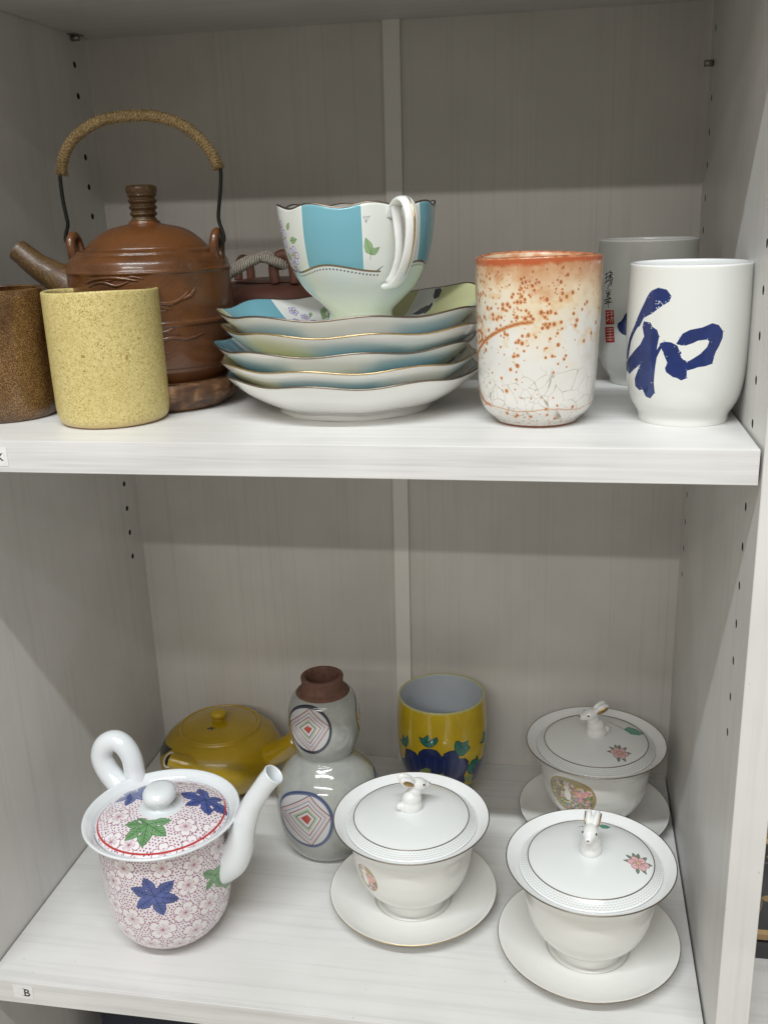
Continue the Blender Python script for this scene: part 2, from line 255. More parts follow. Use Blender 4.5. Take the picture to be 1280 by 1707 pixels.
# ---------------------------------------------------------------- painted glaze decoration (drawn into generated images)
class Canvas:
    """x runs -w/2..w/2, y runs 0..h, in metres; colours are 0-255"""
    def __init__(self, w, h, ppm, bg):
        self.w, self.h, self.ppm = w, h, ppm; self.W, self.H = int(w*ppm), int(h*ppm)
        self.a = np.empty((self.H, self.W, 3), np.float32); self.a[:] = np.array(bg, np.float32)/255
    def win(self, x0, x1, y0, y1):
        i0 = max(0, int((x0+self.w/2)*self.ppm)-2); i1 = min(self.W, int((x1+self.w/2)*self.ppm)+3)
        j0 = max(0, int(y0*self.ppm)-2); j1 = min(self.H, int(y1*self.ppm)+3)
        if i1 <= i0 or j1 <= j0: return None
        X = (np.arange(i0, i1)+.5)/self.ppm-self.w/2; Y = (np.arange(j0, j1)+.5)/self.ppm
        return slice(j0, j1), slice(i0, i1), X[None, :], Y[:, None]
    def put(self, sl, al, col):
        al = np.clip(al, 0, 1)[..., None]; c = np.array(col, np.float32)
        if c.ndim == 1: c = c/255
        self.a[sl[0], sl[1]] = self.a[sl[0], sl[1]]*(1-al)+c*al
    def disc(self, x, y, r, col, al=1.0, ry=None):
        ry = ry or r; w = self.win(x-r, x+r, y-ry, y+ry)
        if w is None: return
        d = np.sqrt(((w[2]-x)/r)**2+((w[3]-y)/ry)**2)
        self.put(w, al*(.5+(1-d)*min(r, ry)*self.ppm), col)
    def poly(self, P, col, al=1.0, soft=1.0):
        P = np.array(P, float); w = self.win(P[:, 0].min(), P[:, 0].max(), P[:, 1].min(), P[:, 1].max())
        if w is None: return
        X, Y = np.broadcast_arrays(w[2], w[3]); ins = np.zeros(X.shape, bool); dm = np.full(X.shape, 1e9)
        for (x1, y1), (x2, y2) in zip(P, np.roll(P, -1, 0)):
            if y1 != y2: ins ^= ((y1 > Y) != (y2 > Y)) & (X < (x2-x1)*(Y-y1)/(y2-y1)+x1)
            L = (x2-x1)**2+(y2-y1)**2+1e-18; t = np.clip(((X-x1)*(x2-x1)+(Y-y1)*(y2-y1))/L, 0, 1)
            dm = np.minimum(dm, (X-x1-t*(x2-x1))**2+(Y-y1-t*(y2-y1))**2)
        d = np.sqrt(dm)*self.ppm/soft; self.put(w, al*(.5+np.where(ins, d, -d)), col)
    def line(self, P, wd, col, al=1.0, closed=False):
        P = np.array(P, float)
        if closed: P = np.vstack([P, P[:1]])
        w = self.win(P[:, 0].min()-wd, P[:, 0].max()+wd, P[:, 1].min()-wd, P[:, 1].max()+wd)
        if w is None: return
        X, Y = np.broadcast_arrays(w[2], w[3]); dm = np.full(X.shape, 1e9)
        for (x1, y1), (x2, y2) in zip(P, P[1:]):
            L = (x2-x1)**2+(y2-y1)**2+1e-18; t = np.clip(((X-x1)*(x2-x1)+(Y-y1)*(y2-y1))/L, 0, 1)
            dm = np.minimum(dm, (X-x1-t*(x2-x1))**2+(Y-y1-t*(y2-y1))**2)
        self.put(w, al*(.5+(wd/2-np.sqrt(dm))*self.ppm), col)
    def image(self, name):
        im = bpy.data.images.new(name, self.W, self.H, alpha=False)
        buf = np.ones((self.H, self.W, 4), np.float32); buf[..., :3] = np.clip(self.a, 0, 1)
        im.pixels.foreach_set(buf.ravel()); im.update(); im.pack(); return im
def vnoise(H, W_, gx, gy, seed):
    r = np.random.default_rng(seed).random((gy+2, gx+1)); r[:, -1] = r[:, 0]
    y = np.linspace(0, gy, H); x = np.linspace(0, gx, W_, endpoint=False)
    yi = y.astype(int); xi = x.astype(int); fy = (y-yi)[:, None]; fx = (x-xi)[None, :]
    fy = fy*fy*(3-2*fy); fx = fx*fx*(3-2*fx)
    return ((r[yi][:, xi]*(1-fx)+r[yi][:, (xi+1)]*fx)*(1-fy)+(r[yi+1][:, xi]*(1-fx)+r[yi+1][:, (xi+1)]*fx)*fy).astype(np.float32)
def fbm(H, W_, gx, gy, seed, oct=4):
    o = 0; a = 1; t = 0
    for k in range(oct): o = o+a*vnoise(H, W_, gx*2**k, gy*2**k, seed+k); t += a; a *= .55
    return o/t
def rotp(pts, ang, c=(0, 0), s=1.0):
    ca, sa = math.cos(ang), math.sin(ang); return [(c[0]+s*(x*ca-y*sa), c[1]+s*(x*sa+y*ca)) for x, y in pts]
def maple(cv, c, R, ang, col, dark, tips=None, n=6):
    """painted leaf with pointed lobes; tips may give the lobe ends themselves"""
    if tips is None: tips = [(c[0]+R*math.cos(ang+2*math.pi*k/n), c[1]+R*math.sin(ang+2*math.pi*k/n)) for k in range(n)]
    tips = sorted(tips, key=lambda t: math.atan2(t[1]-c[1], t[0]-c[0])); P = []
    m = len(tips)
    for k in range(m):
        a, b = tips[k], tips[(k+1) % m]
        va = (a[0]-c[0], a[1]-c[1]); vb = (b[0]-c[0], b[1]-c[1]); na = (-va[1], va[0])
        nb = (-vb[1], vb[0])
        for sg, seq in ((-1, ((.34, .20), (.54, .26), (.74, .20), (.89, .09))), (1, ((1.0, 0), (.89, .09), (.74, .20), (.54, .26), (.34, .20)))):
            for f, w_ in seq: P.append((c[0]+va[0]*f+sg*na[0]*w_, c[1]+va[1]*f+sg*na[1]*w_))
    cv.poly(P, col); cv.line(P, .0006, dark, .8, closed=True)
    for a in tips:
        v = (a[0]-c[0], a[1]-c[1]); cv.line([c, (c[0]+v[0]*.92, c[1]+v[1]*.92)], .0007, dark, .85)
        for f in (.3, .45, .6, .74):
            q = (c[0]+v[0]*f, c[1]+v[1]*f)
            for s in (-1, 1): cv.line([q, (q[0]+v[0]*.13-s*v[1]*.12, q[1]+v[1]*.13+s*v[0]*.12)], .0006, dark, .7)
def blossom(cv, c, R, ang, line, fill, sx=1.0, center=True):
    P = []
    for k in range(60):
        f = 2*math.pi*k/60; q = abs(math.cos(2.5*f)); r = R*(.60+.40*q**.55-(.10 if q > .97 else 0))
        P.append((c[0]+sx*r*math.cos(f+ang), c[1]+r*math.sin(f+ang)))
    cv.poly(P, fill); cv.line(P, .0006, line, .8, closed=True)
    for k in range(5):
        f = ang+2*math.pi*(k+.5)/5; cv.line([c, (c[0]+sx*R*.6*math.cos(f), c[1]+R*.6*math.sin(f))], .0004, line, .7)
        for d in (-.22, 0, .22):
            g = ang+2*math.pi*k/5+d; e = (c[0]+sx*R*.48*math.cos(g), c[1]+R*.48*math.sin(g))
            cv.line([(c[0]+sx*R*.12*math.cos(g), c[1]+R*.12*math.sin(g)), e], .0003, line, .6); cv.disc(e[0], e[1], .0004, line, .8)
    if center: cv.disc(c[0], c[1], R*.09, line, .5)
def S_of(name): return arclen(smooth(PRO[name]))[-1]
def r_at(name, s):
    Q = smooth(PRO[name]); return float(np.interp(s, arclen(Q), [q[0] for q in Q]))

# ---------------------------------------------------------------- bookcase
BC = thing('bookcase', 'white laminate bookcase with peg holes in its side panels, holding all the crockery', 'bookcase')
ZU = 0.3582; T = 0.0255
hole_m = NT('drilled_hole', rough=.9); hole_m.color((.05, .045, .04)); hole_m = hole_m.m
def side_panel(x0, x1, faces):
    o = box('side_panel', (x0, -.003, -1.2), (x1, .46, 1.15), LAM_Z, BC, bev=.0006, seg=1)
    bm = bmesh.new()
    for (x, sgn) in faces:
        for i in range(-6, 19):
            for y in (.0496, .4093):
                M = Matrix.Translation((x-sgn*.0045, y, .3279-.032*i)) @ Matrix.Rotation(math.pi/2, 4, 'Y')
                bmesh.ops.create_cone(bm, cap_ends=True, segments=14, radius1=.0035, radius2=.0035, depth=.0095, matrix=M)
    me = bpy.data.meshes.new('cut'); bm.to_mesh(me); bm.free(); me.materials.append(hole_m)
    c = bpy.data.objects.new('cut', me); COL.objects.link(c)
    o.data.materials.append(hole_m)
    md = o.modifiers.new('b', 'BOOLEAN'); md.object = c; md.operation = 'DIFFERENCE'; md.solver = 'EXACT'
    dg = bpy.context.evaluated_depsgraph_get(); me2 = bpy.data.meshes.new_from_object(o.evaluated_get(dg))
    o.modifiers.clear(); o.data = me2; bpy.data.objects.remove(c); return o
side_panel(-.026, 0.0, [(0.0, 1)])
side_panel(W, W+.0262, [(W, -1)])
def shelf(z, x0=.0015, x1=W-.002):
    o = box('shelf', (x0, .0018, z-T), (x1, D-.0006, z), LAM_X, BC, bev=.0006)
    e = box('edge_strip', (x0, .0, z-T), (x1, .0016, z), LAM_EDGE, o, bev=.0005)
    return o
sh_up = shelf(ZU+T); sh_mid = shelf(0.0); sh_low = shelf(ZL); shelf(-1.05); shelf(.80)
box('back_panel', (-.02, D, -1.2), (.3478, D+.006, 1.15), LAM_BACK, BC)
box('back_panel', (.3484, D, -1.2), (W+.02, D+.006, 1.15), LAM_BACK, BC)
PLAST = NT('joint_strip_plastic', rough=.4); PLAST.color((.80, .78, .74))
st = box('joint_strip', (-.0095, -.0050, -1.19), (.0095, -.0002, 1.14), PLAST.m, BC, bev=.0012)
st.location = (.3462, D, 0); st.rotation_euler = (0, math.radians(.55), 0)
pinm = metal('shelf_pin_steel', (.35, .33, .30), .4)
pin = tube('shelf_pin', [(.0, .4093, ZU-.0035), (.009, .4093, ZU-.0035)], .0033, pinm, BC, n=1)
box('shelf_pin', (.0, .400, ZU-.0012), (.010, .419, ZU-.0002), pinm, BC)
pin = tube('shelf_pin', [(W, .4093, .3279-.032), (W-.009, .4093, .3279-.032)], .0032, pinm, BC, n=1)
# neighbouring bay to the right
XR = W+.0262
box('shelf', (XR+.002, .0018, ZL-T), (1.35, D, ZL), LAM_X, BC, bev=.0006)
box('edge_strip', (XR+.002, .0, ZL-T), (1.35, .0016, ZL), LAM_EDGE, bpy.data.objects['shelf'], bev=.0005)
box('back_panel', (W+.0206, D, -1.2), (1.36, D+.006, 1.15), LAM_BACK, BC)
box('shelf', (XR+.002, .0, -.0255), (1.35, D, 0), LAM_X, BC, bev=.0006)

# unseen shop floor in front of the bookcase, added to bounce light upward
FL = NT('pale_floor_tile', rough=.35, coat=.2); FL.color(FL.ramp(FL.noise(FL.coord(), 3, 4), [(.3, (.58, .56, .52)), (.7, (.66, .64, .60))]))
tag(add('floor', [(-4, -6, -1.22), (5, -6, -1.22), (5, .6, -1.22), (-4, .6, -1.22)], [(0, 1, 2, 3)], FL, smooth=False), kind='structure')

# letter stickers on the shelf fronts
PAPER = NT('sticker_paper', rough=.55); PAPER.color(PAPER.ramp(PAPER.noise(PAPER.coord(), 300, 3), [(.3, (.70, .70, .69)), (.7, (.80, .80, .79))]))
INK = NT('printed_ink', rough=.6); INK.color((.03, .03, .035))
def sticker(name, ch, label, x0, z0, w, h, rot, tx, tz, size):
    o = box(name, (0, -.0004, 0), (w, -.0001, h), PAPER.m)
    tag(o, label, 'sticker', 'letter stickers on the shelf edges'); o.location = (x0, 0, z0); o.rotation_euler = (0, math.radians(rot), 0)
    cu = bpy.data.curves.new('printed_letter', 'FONT'); cu.body = ch; cu.size = size; cu.extrude = .00002; cu.align_x = 'CENTER'; cu.offset = .00022
    t = bpy.data.objects.new('t', cu); COL.objects.link(t)
    dg = bpy.context.evaluated_depsgraph_get(); me = bpy.data.meshes.new_from_object(t.evaluated_get(dg)); bpy.data.objects.remove(t)
    me.materials.clear(); me.materials.append(INK.m); l = bpy.data.objects.new('printed_letter', me); COL.objects.link(l); l.parent = o
    l.location = (tx, -.00045, tz); l.rotation_euler = (math.pi/2, 0, 0)
    # serifs
    for dx, dz in (((-.30, 0), (-.30, .70)) if ch == 'B' else ((-.26, 0), (-.26, .70), (.25, 0), (.25, .70))):
        s = box('letter_serif', (tx+dx*size-.0009, -.00052, tz+dz*size-.00015), (tx+dx*size+.0009, -.00042, tz+dz*size+.00025), INK.m, l); s.parent = l
        s.matrix_parent_inverse = Matrix.Rotation(-math.pi/2, 4, 'X') @ Matrix.Translation((-tx, .00045, -tz))
sticker('letter_sticker', 'B', 'small white paper sticker printed B on the lower shelf edge', .0275, -.5555, .0205, .0150, 1.5, .0140, .0032, .0120)
sticker('letter_sticker', 'K', 'small white paper sticker printed K cut off at left end of middle shelf edge', .0885, -.0203, .0200, .0150, 0, .0135, .0045, .0080)

# ---------------------------------------------------------------- mugs of the middle shelf
def mug(name, key, label, omat, imat, t=.0030, rim=.0012, inner_floor=.007, cat='cup', seg=112, warp=None, group=None):
    Q = smooth(PRO[key]); x, y, z = POS[key]; rt, zt = Q[-1]
    root = thing(name, label, cat, (x, y, z), 0, group)
    inn = [(max(r-t, 0), h) for r, h in Q if h > inner_floor]
    mid = [(rt-.0002, zt+rim*.5), (rt-t*.5, zt+rim), (rt-t*.85, zt+rim*.6)]
    ins = [(rt-t, zt)]+inn[::-1][1:]+[(inn[0][0]*.9, inner_floor), (.0001, inner_floor-.0005)]
    b = lathe('body', [(Q, 0), ([Q[-1]]+mid+[ins[0]], 0 if imat is omat else 2), (ins, 1)], [omat, imat, imat], root, seg, warp=warp)
    base = [(.0001, .0012), (Q[0][0]*.82, .0012), (Q[0][0]*.88, .0), Q[0]]
    return root, b, base
def speckle(name, base, dark, light, sc, rough, lo=.42, hi=.56, bump=.15, coat=.2, bot=None, H=.1):
    t = NT(name, rough=rough, coat=coat); v = t.coord()
    n1 = t.noise(v, sc, 2, .6); n2 = t.noise(v, sc*.35, 3, .6); f = t.mix(.3, n1, n2)
    c = t.ramp(f, [(lo-.04, dark), (lo, tuple((a+b)/2 for a, b in zip(dark, base))), ((lo+hi)/2, base), (hi, light)])
    big = t.noise(v, 25, 3); c = t.mix(t.ramp(big, [(.35, (0, 0, 0)), (.7, (.35, .35, .35))]), c, tuple(x*.86 for x in base))
    big2 = t.noise(v, 170, 1); c = t.mix(t.ramp(big2, [(.735, (0, 0, 0)), (.76, (.8, .8, .8))]), c, dark)
    if bot:
        s = t.n('ShaderNodeSeparateXYZ'); t.l(t.n('ShaderNodeTexCoord').outputs['Object'], s.inputs[0])
        m = t.n('ShaderNodeMapRange'); m.inputs[1].default_value = .0025; m.inputs[2].default_value = .005; m.inputs[3].default_value = 1; m.inputs[4].default_value = 0; t.l(s.outputs[2], m.inputs[0])
        c = t.mix(m.outputs[0], c, bot)
    t.color(c); t.bump(f, bump, .0006); return t.m
YM = speckle('mustard_speckled_stoneware', s2l((196, 179, 114)), s2l((138, 116, 58)), s2l((212, 197, 138)), 900, .38, .40, .56, .22, .15, s2l((205, 180, 130)))
def ywarp(r, z, a): return (r*(1+.004*math.sin(2*a+.6)), z+(.0009*math.sin(a+1.2)+.0005*math.sin(3*a)) * (1 if z > .09 else 0))
mug('stoneware_mug', 'yellow_mug', 'mustard yellow speckled stoneware mug in front of the brown kettle', YM, YM, t=.0038, rim=.0014, warp=ywarp)

t = NT('rust_brown_glaze', rough=.22, coat=.35); v = t.coord()
f = t.noise(v, 1300, 3, .7); g = t.noise(t.coord((1, 1, .45)), 22, 4, .6)
c1 = t.ramp(f, [(.38, s2l((60, 38, 16))), (.5, s2l((98, 68, 36))), (.62, s2l((164, 130, 82)))])
c2 = t.ramp(f, [(.40, s2l((40, 22, 10))), (.6, s2l((78, 46, 20)))])
t.color(t.mix(t.ramp(g, [(.38, (0, 0, 0)), (.6, (1, 1, 1))]), c2, c1)); t.bump(f, .2, .0005); BRG = t.m
mug('stoneware_mug', 'brown_mug', 'rust brown glazed mug cut off at the left edge, beside the mustard mug', BRG, BRG, t=.0036)

# cream mug with orange speckles and crackled foot
S = S_of('speck_mug'); cv = Canvas(2*math.pi*.0485, S, 5200, (222, 219, 212)); H_, W_ = cv.H, cv.W
zz = np.linspace(0, S, H_)[:, None]; n1 = fbm(H_, W_, 10, 5, 11, 5); n2 = fbm(H_, W_, 40, 20, 31, 4); n3 = fbm(H_, W_, 200, 90, 51, 2)
cream = np.array((222, 206, 178), np.float32)/255; org = np.array((182, 126, 86), np.float32)/255; tan = np.array((214, 178, 130), np.float32)/255; wht = np.array((220, 218, 212), np.float32)/255
h = zz/S
up = np.clip((h+(n1-.5)*.55-.50)/.28, 0, 1)[..., None]; cv.a = wht*(1-up)+cream*up
m = np.clip((n2-.52)*5, 0, 1)[..., None]*np.clip((h-.40)/.2, 0, 1)[..., None]*.55; cv.a = cv.a*(1-m)+tan*m
m = np.clip((h+(n1-.5)*.20+(n2-.5)*.1-.80)/.17, 0, 1)[..., None]; cv.a = cv.a*(1-m*.85)+org*m*.85
m = np.clip((h-.965+(n2-.5)*.04)/.02, 0, 1)[..., None]; cv.a = cv.a*(1-m)+np.array((176, 88, 50), np.float32)/255*m
# crackle lines from the borders of random cells in the lower half
r2 = np.random.default_rng(5); hh = int(H_*.56); NP_ = 300; px = r2.random(NP_)*W_; py = (r2.random(NP_)**1.25)*hh
wx = (fbm(hh, W_, 14, 6, 71, 2)-.5)*46; wy = (fbm(hh, W_, 14, 6, 81, 2)-.5)*46
XX = np.arange(W_)[None, :]+wx; YY = np.arange(hh)[:, None]+wy; F1 = np.full((hh, W_), 1e9, np.float32); F2 = F1.copy()
for a_, b_ in zip(px, py):
    dx = np.abs(XX-a_); dx = np.minimum(dx, W_-dx); d = (dx*dx+(YY-b_)**2).astype(np.float32)
    F2 = np.minimum(F2, np.maximum(F1, d)); F1 = np.minimum(F1, d)
e = np.sqrt(F2)-np.sqrt(F1); fade = np.clip((.42-np.linspace(0, .56, hh)[:, None]+(n1[:hh]-.5)*.3)/.1, 0, 1)
al = np.clip(1.2-e/1.7, 0, 1)*fade*np.clip(n2[:hh]*2.2-.55, .12, .75); cv.a[:hh] = cv.a[:hh]*(1-al[..., None])+np.array((128, 116, 98), np.float32)/255*al[..., None]
for k in range(7500):
    u = r2.random()*2*math.pi-math.pi; v_ = r2.random(); dens = (.12+.88*np.clip((v_-.38)/.3, 0, 1))*(.42+.58*(n1[int(v_*(H_-1)), int((u/2/math.pi+.5)*(W_-1))] > .47))*np.clip(.66-u*.55, .10, 1)
    if r2.random() > dens*.62: continue
    rr = .00035+.00085*r2.random()**2; x_ = u*.0485; y_ = v_*S
    if v_ < .86: cv.disc(x_, y_, rr*1.9, (214, 166, 124), .30, rr*2.1)
    cv.disc(x_, y_, rr, (160, 98, 62), .70, rr*(1+.5*r2.random()))
for P_, wd in ((DEC['arc'], .0022), (DEC['arc2'], .0020), (DEC['arc3'], .0024)):
    P2 = [(a_*.0485, s_) for a_, s_ in P_]
    cv.line(P2, wd*1.7, (206, 160, 118), .30); Z_ = np.array(P2); tt = np.linspace(0, len(P2)-1, 160)
    for q_ in tt:
        x_ = np.interp(q_, range(len(P2)), Z_[:, 0]); y_ = np.interp(q_, range(len(P2)), Z_[:, 1]); ww = wd*(.30+.25*r2.random())*(1-.45*q_/len(P2)); cv.disc(x_+r2.normal(0, .0003), y_+r2.normal(0, .0003), ww, (170, 104, 62), .35)
for xs in np.linspace(-.15, .15, 260): cv.disc(xs, .0205+.0012*math.sin(xs*120)+r2.random()*.0008, .0013, (190, 128, 84), .30, .0005)
for xs in np.linspace(-.15, .15, 300): cv.disc(xs, .0012, .0012, (150, 80, 50), .5, .0012)
SPK = porcelain('speckled_crackle_glaze', rough=.16, coat=.45, img=cv.image('speckled_glaze'), bump=.25)
RIMO = NT('orange_rim_glaze', rough=.2, coat=.4); RIMO.color(RIMO.ramp(RIMO.noise(RIMO.coord(), 260, 3), [(.35, s2l((150, 80, 50))), (.6, s2l((192, 132, 94)))]))
SIN = NT('cream_inner_glaze', rough=.2, coat=.4); SIN.color(SIN.ramp(SIN.noise(SIN.coord(), 90, 3), [(.4, s2l((196, 130, 84))), (.6, s2l((226, 205, 175)))]))
def swarp(r, z, a):
    k = 1+.0065*math.sin(2*a+.4)+.004*math.sin(5*a+z*60)+.0035*math.sin(z*150+a)
    return (r*k, z+(.0008*math.sin(2*a+.8) if z > .12 else 0))
root, b, _ = mug('speckled_cup', 'speck_mug', 'tall cream cup with orange rim, rusty speckles and crackled glaze beside the plates', SPK, SIN, t=.0042, rim=.0016, warp=swarp)
b.data.materials[2] = RIMO.m

# white cup with the brushed blue character
S = S_of('white_mug'); cv = Canvas(2*math.pi*.046, S, 6500, (219, 220, 215))
for P_ in DEC['he']:
    P2 = [(a_*.046, s_) for a_, s_ in P_]; cv.poly(P2, (26, 44, 98), .97); cv.line(P2, .0008, (26, 44, 98), .97, closed=True)
    c_ = np.mean(P2, 0)
rr = np.random.default_rng(3)
for P_ in DEC['he']:
    A = np.array([(a_*.046, s_) for a_, s_ in P_])
    for k in range(26):
        q = A[rr.integers(len(A))]+rr.normal(0, .0008, 2)
        cv.disc(q[0], q[1], .00022+.0002*rr.random(), (229, 230, 226) if rr.random() < .6 else (48, 60, 122), .8)
A = [(a_*.046, s_) for a_, s_ in DEC['he'][0]]
for k in range(16): cv.disc(A[3][0]-.002-rr.random()*.010, A[3][1]-.0035-rr.random()*.006, .0004, (229, 230, 226), .9)
n_ = fbm(cv.H, cv.W, 60, 25, 7, 3)[..., None]; blue = (cv.a[..., 2:3]-cv.a[..., 0:1] > .15); cv.a = np.where(blue, cv.a*(.90+.25*n_), cv.a)
WM = porcelain('white_cup_glaze', rough=.12, coat=.5, img=cv.image('blue_brush_character'))
mug('yunomi_cup', 'white_mug', 'white cup brushed with the blue character 和 at right end of shelf', WM, WHITE, t=.0028)
# white cup behind: ink writing, two red seals, part of a blue stroke
S = S_of('back_mug'); R0 = .0456; cv = Canvas(2*math.pi*R0, S, 8000, (186, 187, 182)); K = lambda L: [(a_*R0, s_) for a_, s_ in L]
cv.poly(K(DEC['blob'][0]), (34, 44, 84), .95)
for L in DEC['ink']: cv.line(K(L), .00085, (28, 28, 34), .95)
for L in DEC['seals']: cv.poly(K(L), (150, 42, 38), .95)
for L in DEC['sealmark']: cv.line(K(L), .00055, (222, 200, 192), .9)
BM = porcelain('white_seal_cup_glaze', rough=.12, coat=.5, img=cv.image('ink_writing_and_seals'))
mug('yunomi_cup', 'back_mug', 'white cup with black ink writing and two red seals, behind the 和 cup', BM, WHITE, t=.0028)

# ---------------------------------------------------------------- scalloped saucers and cup
def lobes(a, ph): return math.cos(8*(a-ph))
def scallop(name, sections, mats, parent, ph, R, amp_r, amp_z, zr, seg=192, extra=None, p=3.0):
    def wf(r, z, a):
        k = min(1, (r/R if zr is None else z/zr))**p; c = -lobes(a, ph)
        rr_ = r*(1+amp_r*c*k); z2 = z+amp_z*c*k
        if extra: z2 += extra(a)*(min(1, r/R)**4)
        return rr_, z2
    return lathe(name, sections, mats, parent, seg, warp=wf), wf
def rimline(name, r, z, wf, th, mat, parent, seg=192):
    pts = []
    for i in range(seg):
        a = 2*math.pi*i/seg; q = wf(r, z, a); pts.append((q[0]*math.sin(a), -q[0]*math.cos(a), q[1]))
    return tube(name, pts, th, mat, parent, seg=8, n=1, closed=True, up=(0, 0, 1))
TEAL = (112, 168, 182); PALE = (218, 220, 178)
def viola(cv, c, s, ang=0.0):
    for k in range(5):
        f = ang+2*math.pi*k/5; q = (c[0]+s*.55*math.cos(f), c[1]+s*.55*math.sin(f))
        P = rotp([(-.5, 0), (-.35, .38), (.1, .52), (.5, .35), (.62, 0), (.5, -.35), (.1, -.52), (-.35, -.38)], f, q, s*.62)
        cv.poly(P, (226, 222, 240), .9); cv.line(P, .00055, (98, 86, 158), .9, closed=True)
        cv.line([c, (c[0]+s*.7*math.cos(f), c[1]+s*.7*math.sin(f))], .0004, (150, 140, 190), .7)
    cv.disc(c[0], c[1], s*.22, (214, 206, 110)); cv.disc(c[0], c[1], s*.10, (170, 150, 60))
def leaf(cv, c, L, ang, col=(146, 176, 128), dk=(96, 128, 86)):
    P = rotp([(0, 0), (.25, .24), (.6, .22), (1, 0), (.6, -.22), (.25, -.24)], ang, c, L); cv.poly(P, col, .9); cv.line(P, .00035, dk, .7, closed=True)
    cv.line([c, (c[0]+L*math.cos(ang), c[1]+L*math.sin(ang))], .0004, dk, .8)
R = .112; cv = Canvas(2*R*1.06, 2*R*1.06, 4200, (218, 220, 204)); h0 = R*1.06
def sector(a0, a1, col, r0=.064, r1=.125):
    P = []; n = 10
    for i in range(n+1):
        a = math.radians(a0+(a1-a0)*i/n); P.append((r1*math.sin(a), h0-r1*math.cos(a)))
    for i in range(n, -1, -1):
        a = math.radians(a0+(a1-a0)*i/n); P.append((r0*math.sin(a), h0-r0*math.cos(a)))
    cv.poly(P, col)
for a0, a1 in ((156, 200), (95, 140), (-81, -36)): sector(a0, a1, (204, 206, 156))
for a0, a1, k in ((-36, 9, 'b'), (-126, -81, 'b'), (-160, -126, 'w'), (140, 156, 'w'), (50, 95, 'b'), (9, 50, 'w')):
    sector(a0, a1, TEAL if k == 'b' else (226, 228, 224))
    for e_ in (a0, a1):
        a = math.radians(e_); cv.line([(.064*math.sin(a), h0-.064*math.cos(a)), (.12*math.sin(a), h0-.12*math.cos(a))], .0012, (238, 240, 236), .9)
for i in range(220):
    a = 2*math.pi*i/220; r_ = .0615+.0018*math.cos(8*a); cv.disc(r_*math.sin(a), h0-r_*math.cos(a), .0005, (150, 120, 70))
cv.line([((.0640+.0018*math.cos(8*2*math.pi*i/240))*math.sin(2*math.pi*i/240), h0-(.0640+.0018*math.cos(8*2*math.pi*i/240))*math.cos(2*math.pi*i/240)) for i in range(241)], .0008, (170, 130, 70))
def pol(a, r): a = math.radians(a); return (r*math.sin(a), h0-r*math.cos(a))
for a, r_, s_ in ((-134, .097, .0050), (-139, .089, .0045), (-131, .085, .0040), (-142, .081, .0035), (22, .095, .0050), (30, .085, .0040)): viola(cv, pol(a, r_), s_, a)
for a, r_, L_ in ((-144, .094, .006), (-137, .080, .006), (-153, .098, .011), (-156, .092, .010), (-152, .090, .009), (38, .095, .010)): leaf(cv, pol(a, r_), L_, math.radians(a+60))
leaf(cv, pol(141, .094), .018, math.radians(170), (84, 92, 92), (40, 46, 50)); leaf(cv, pol(139, .102), .015, math.radians(110), (70, 78, 82), (36, 40, 46)); leaf(cv, pol(142, .098), .012, math.radians(-120), (74, 82, 84), (40, 44, 50))
for k in range(3): cv.line([pol(-156+k*2, .085), pol(-155+k, .10)], .0004, (110, 130, 96))
SIMG = cv.image('saucer_painting')
t = NT('painted_saucer_glaze', rough=.12, coat=.5); x = t.n('ShaderNodeTexImage'); x.image = SIMG; tc = t.n('ShaderNodeTexCoord'); mp = t.n('ShaderNodeMapping')
mp.inputs['Scale'].default_value = (1/(2*h0), 1/(2*h0), 1); mp.inputs['Location'].default_value = (.5, .5, 0)
t.l(tc.outputs['Object'], mp.inputs[0]); t.l(mp.outputs[0], x.inputs[0]); t.color(x.outputs[0]); t.bump(t.noise(t.coord(), 30, 2), .03, .002); SAUC = t.m
CHINA = NT('bone_china', rough=.13, coat=.5); CHINA.color(CHINA.ramp(CHINA.noise(CHINA.coord(), 30, 2), [(.3, (.79, .79, .745)), (.7, (.82, .82, .785))])); CHINA.b.inputs['Subsurface Weight'].default_value = .6; CHINA.b.inputs['Subsurface Radius'].default_value = (1, .9, .75); CHINA.b.inputs['Subsurface Scale'].default_value = .012; CHINA = CHINA.m
px_, py_, _ = POS['plates']
under = smooth([(.0001, .0030), (.060, .0030), (.0635, .0025), (.0650, 0), (.0668, 0), (.0672, .0015), (.0680, .0062), (.0800, .0100), (.0950, .0190), (.1060, .0285), (.1115, .0345)], 4)
upper = smooth([(.1115, .0345), (.1108, .0352), (.1085, .0337), (.1000, .0265), (.0880, .0180), (.0740, .0132), (.0680, .0124), (.04, .0122), (.0001, .0122)], 4)
stack = [(0.0, .0045, 0.0000, -28, 15), (-.002, .0, .0126, -28, -25), (-.0045, 0, .0257, -4, 30), (.0035, 0, .0402, -3, -20), (.0, 0, .0532, -3, 0)]
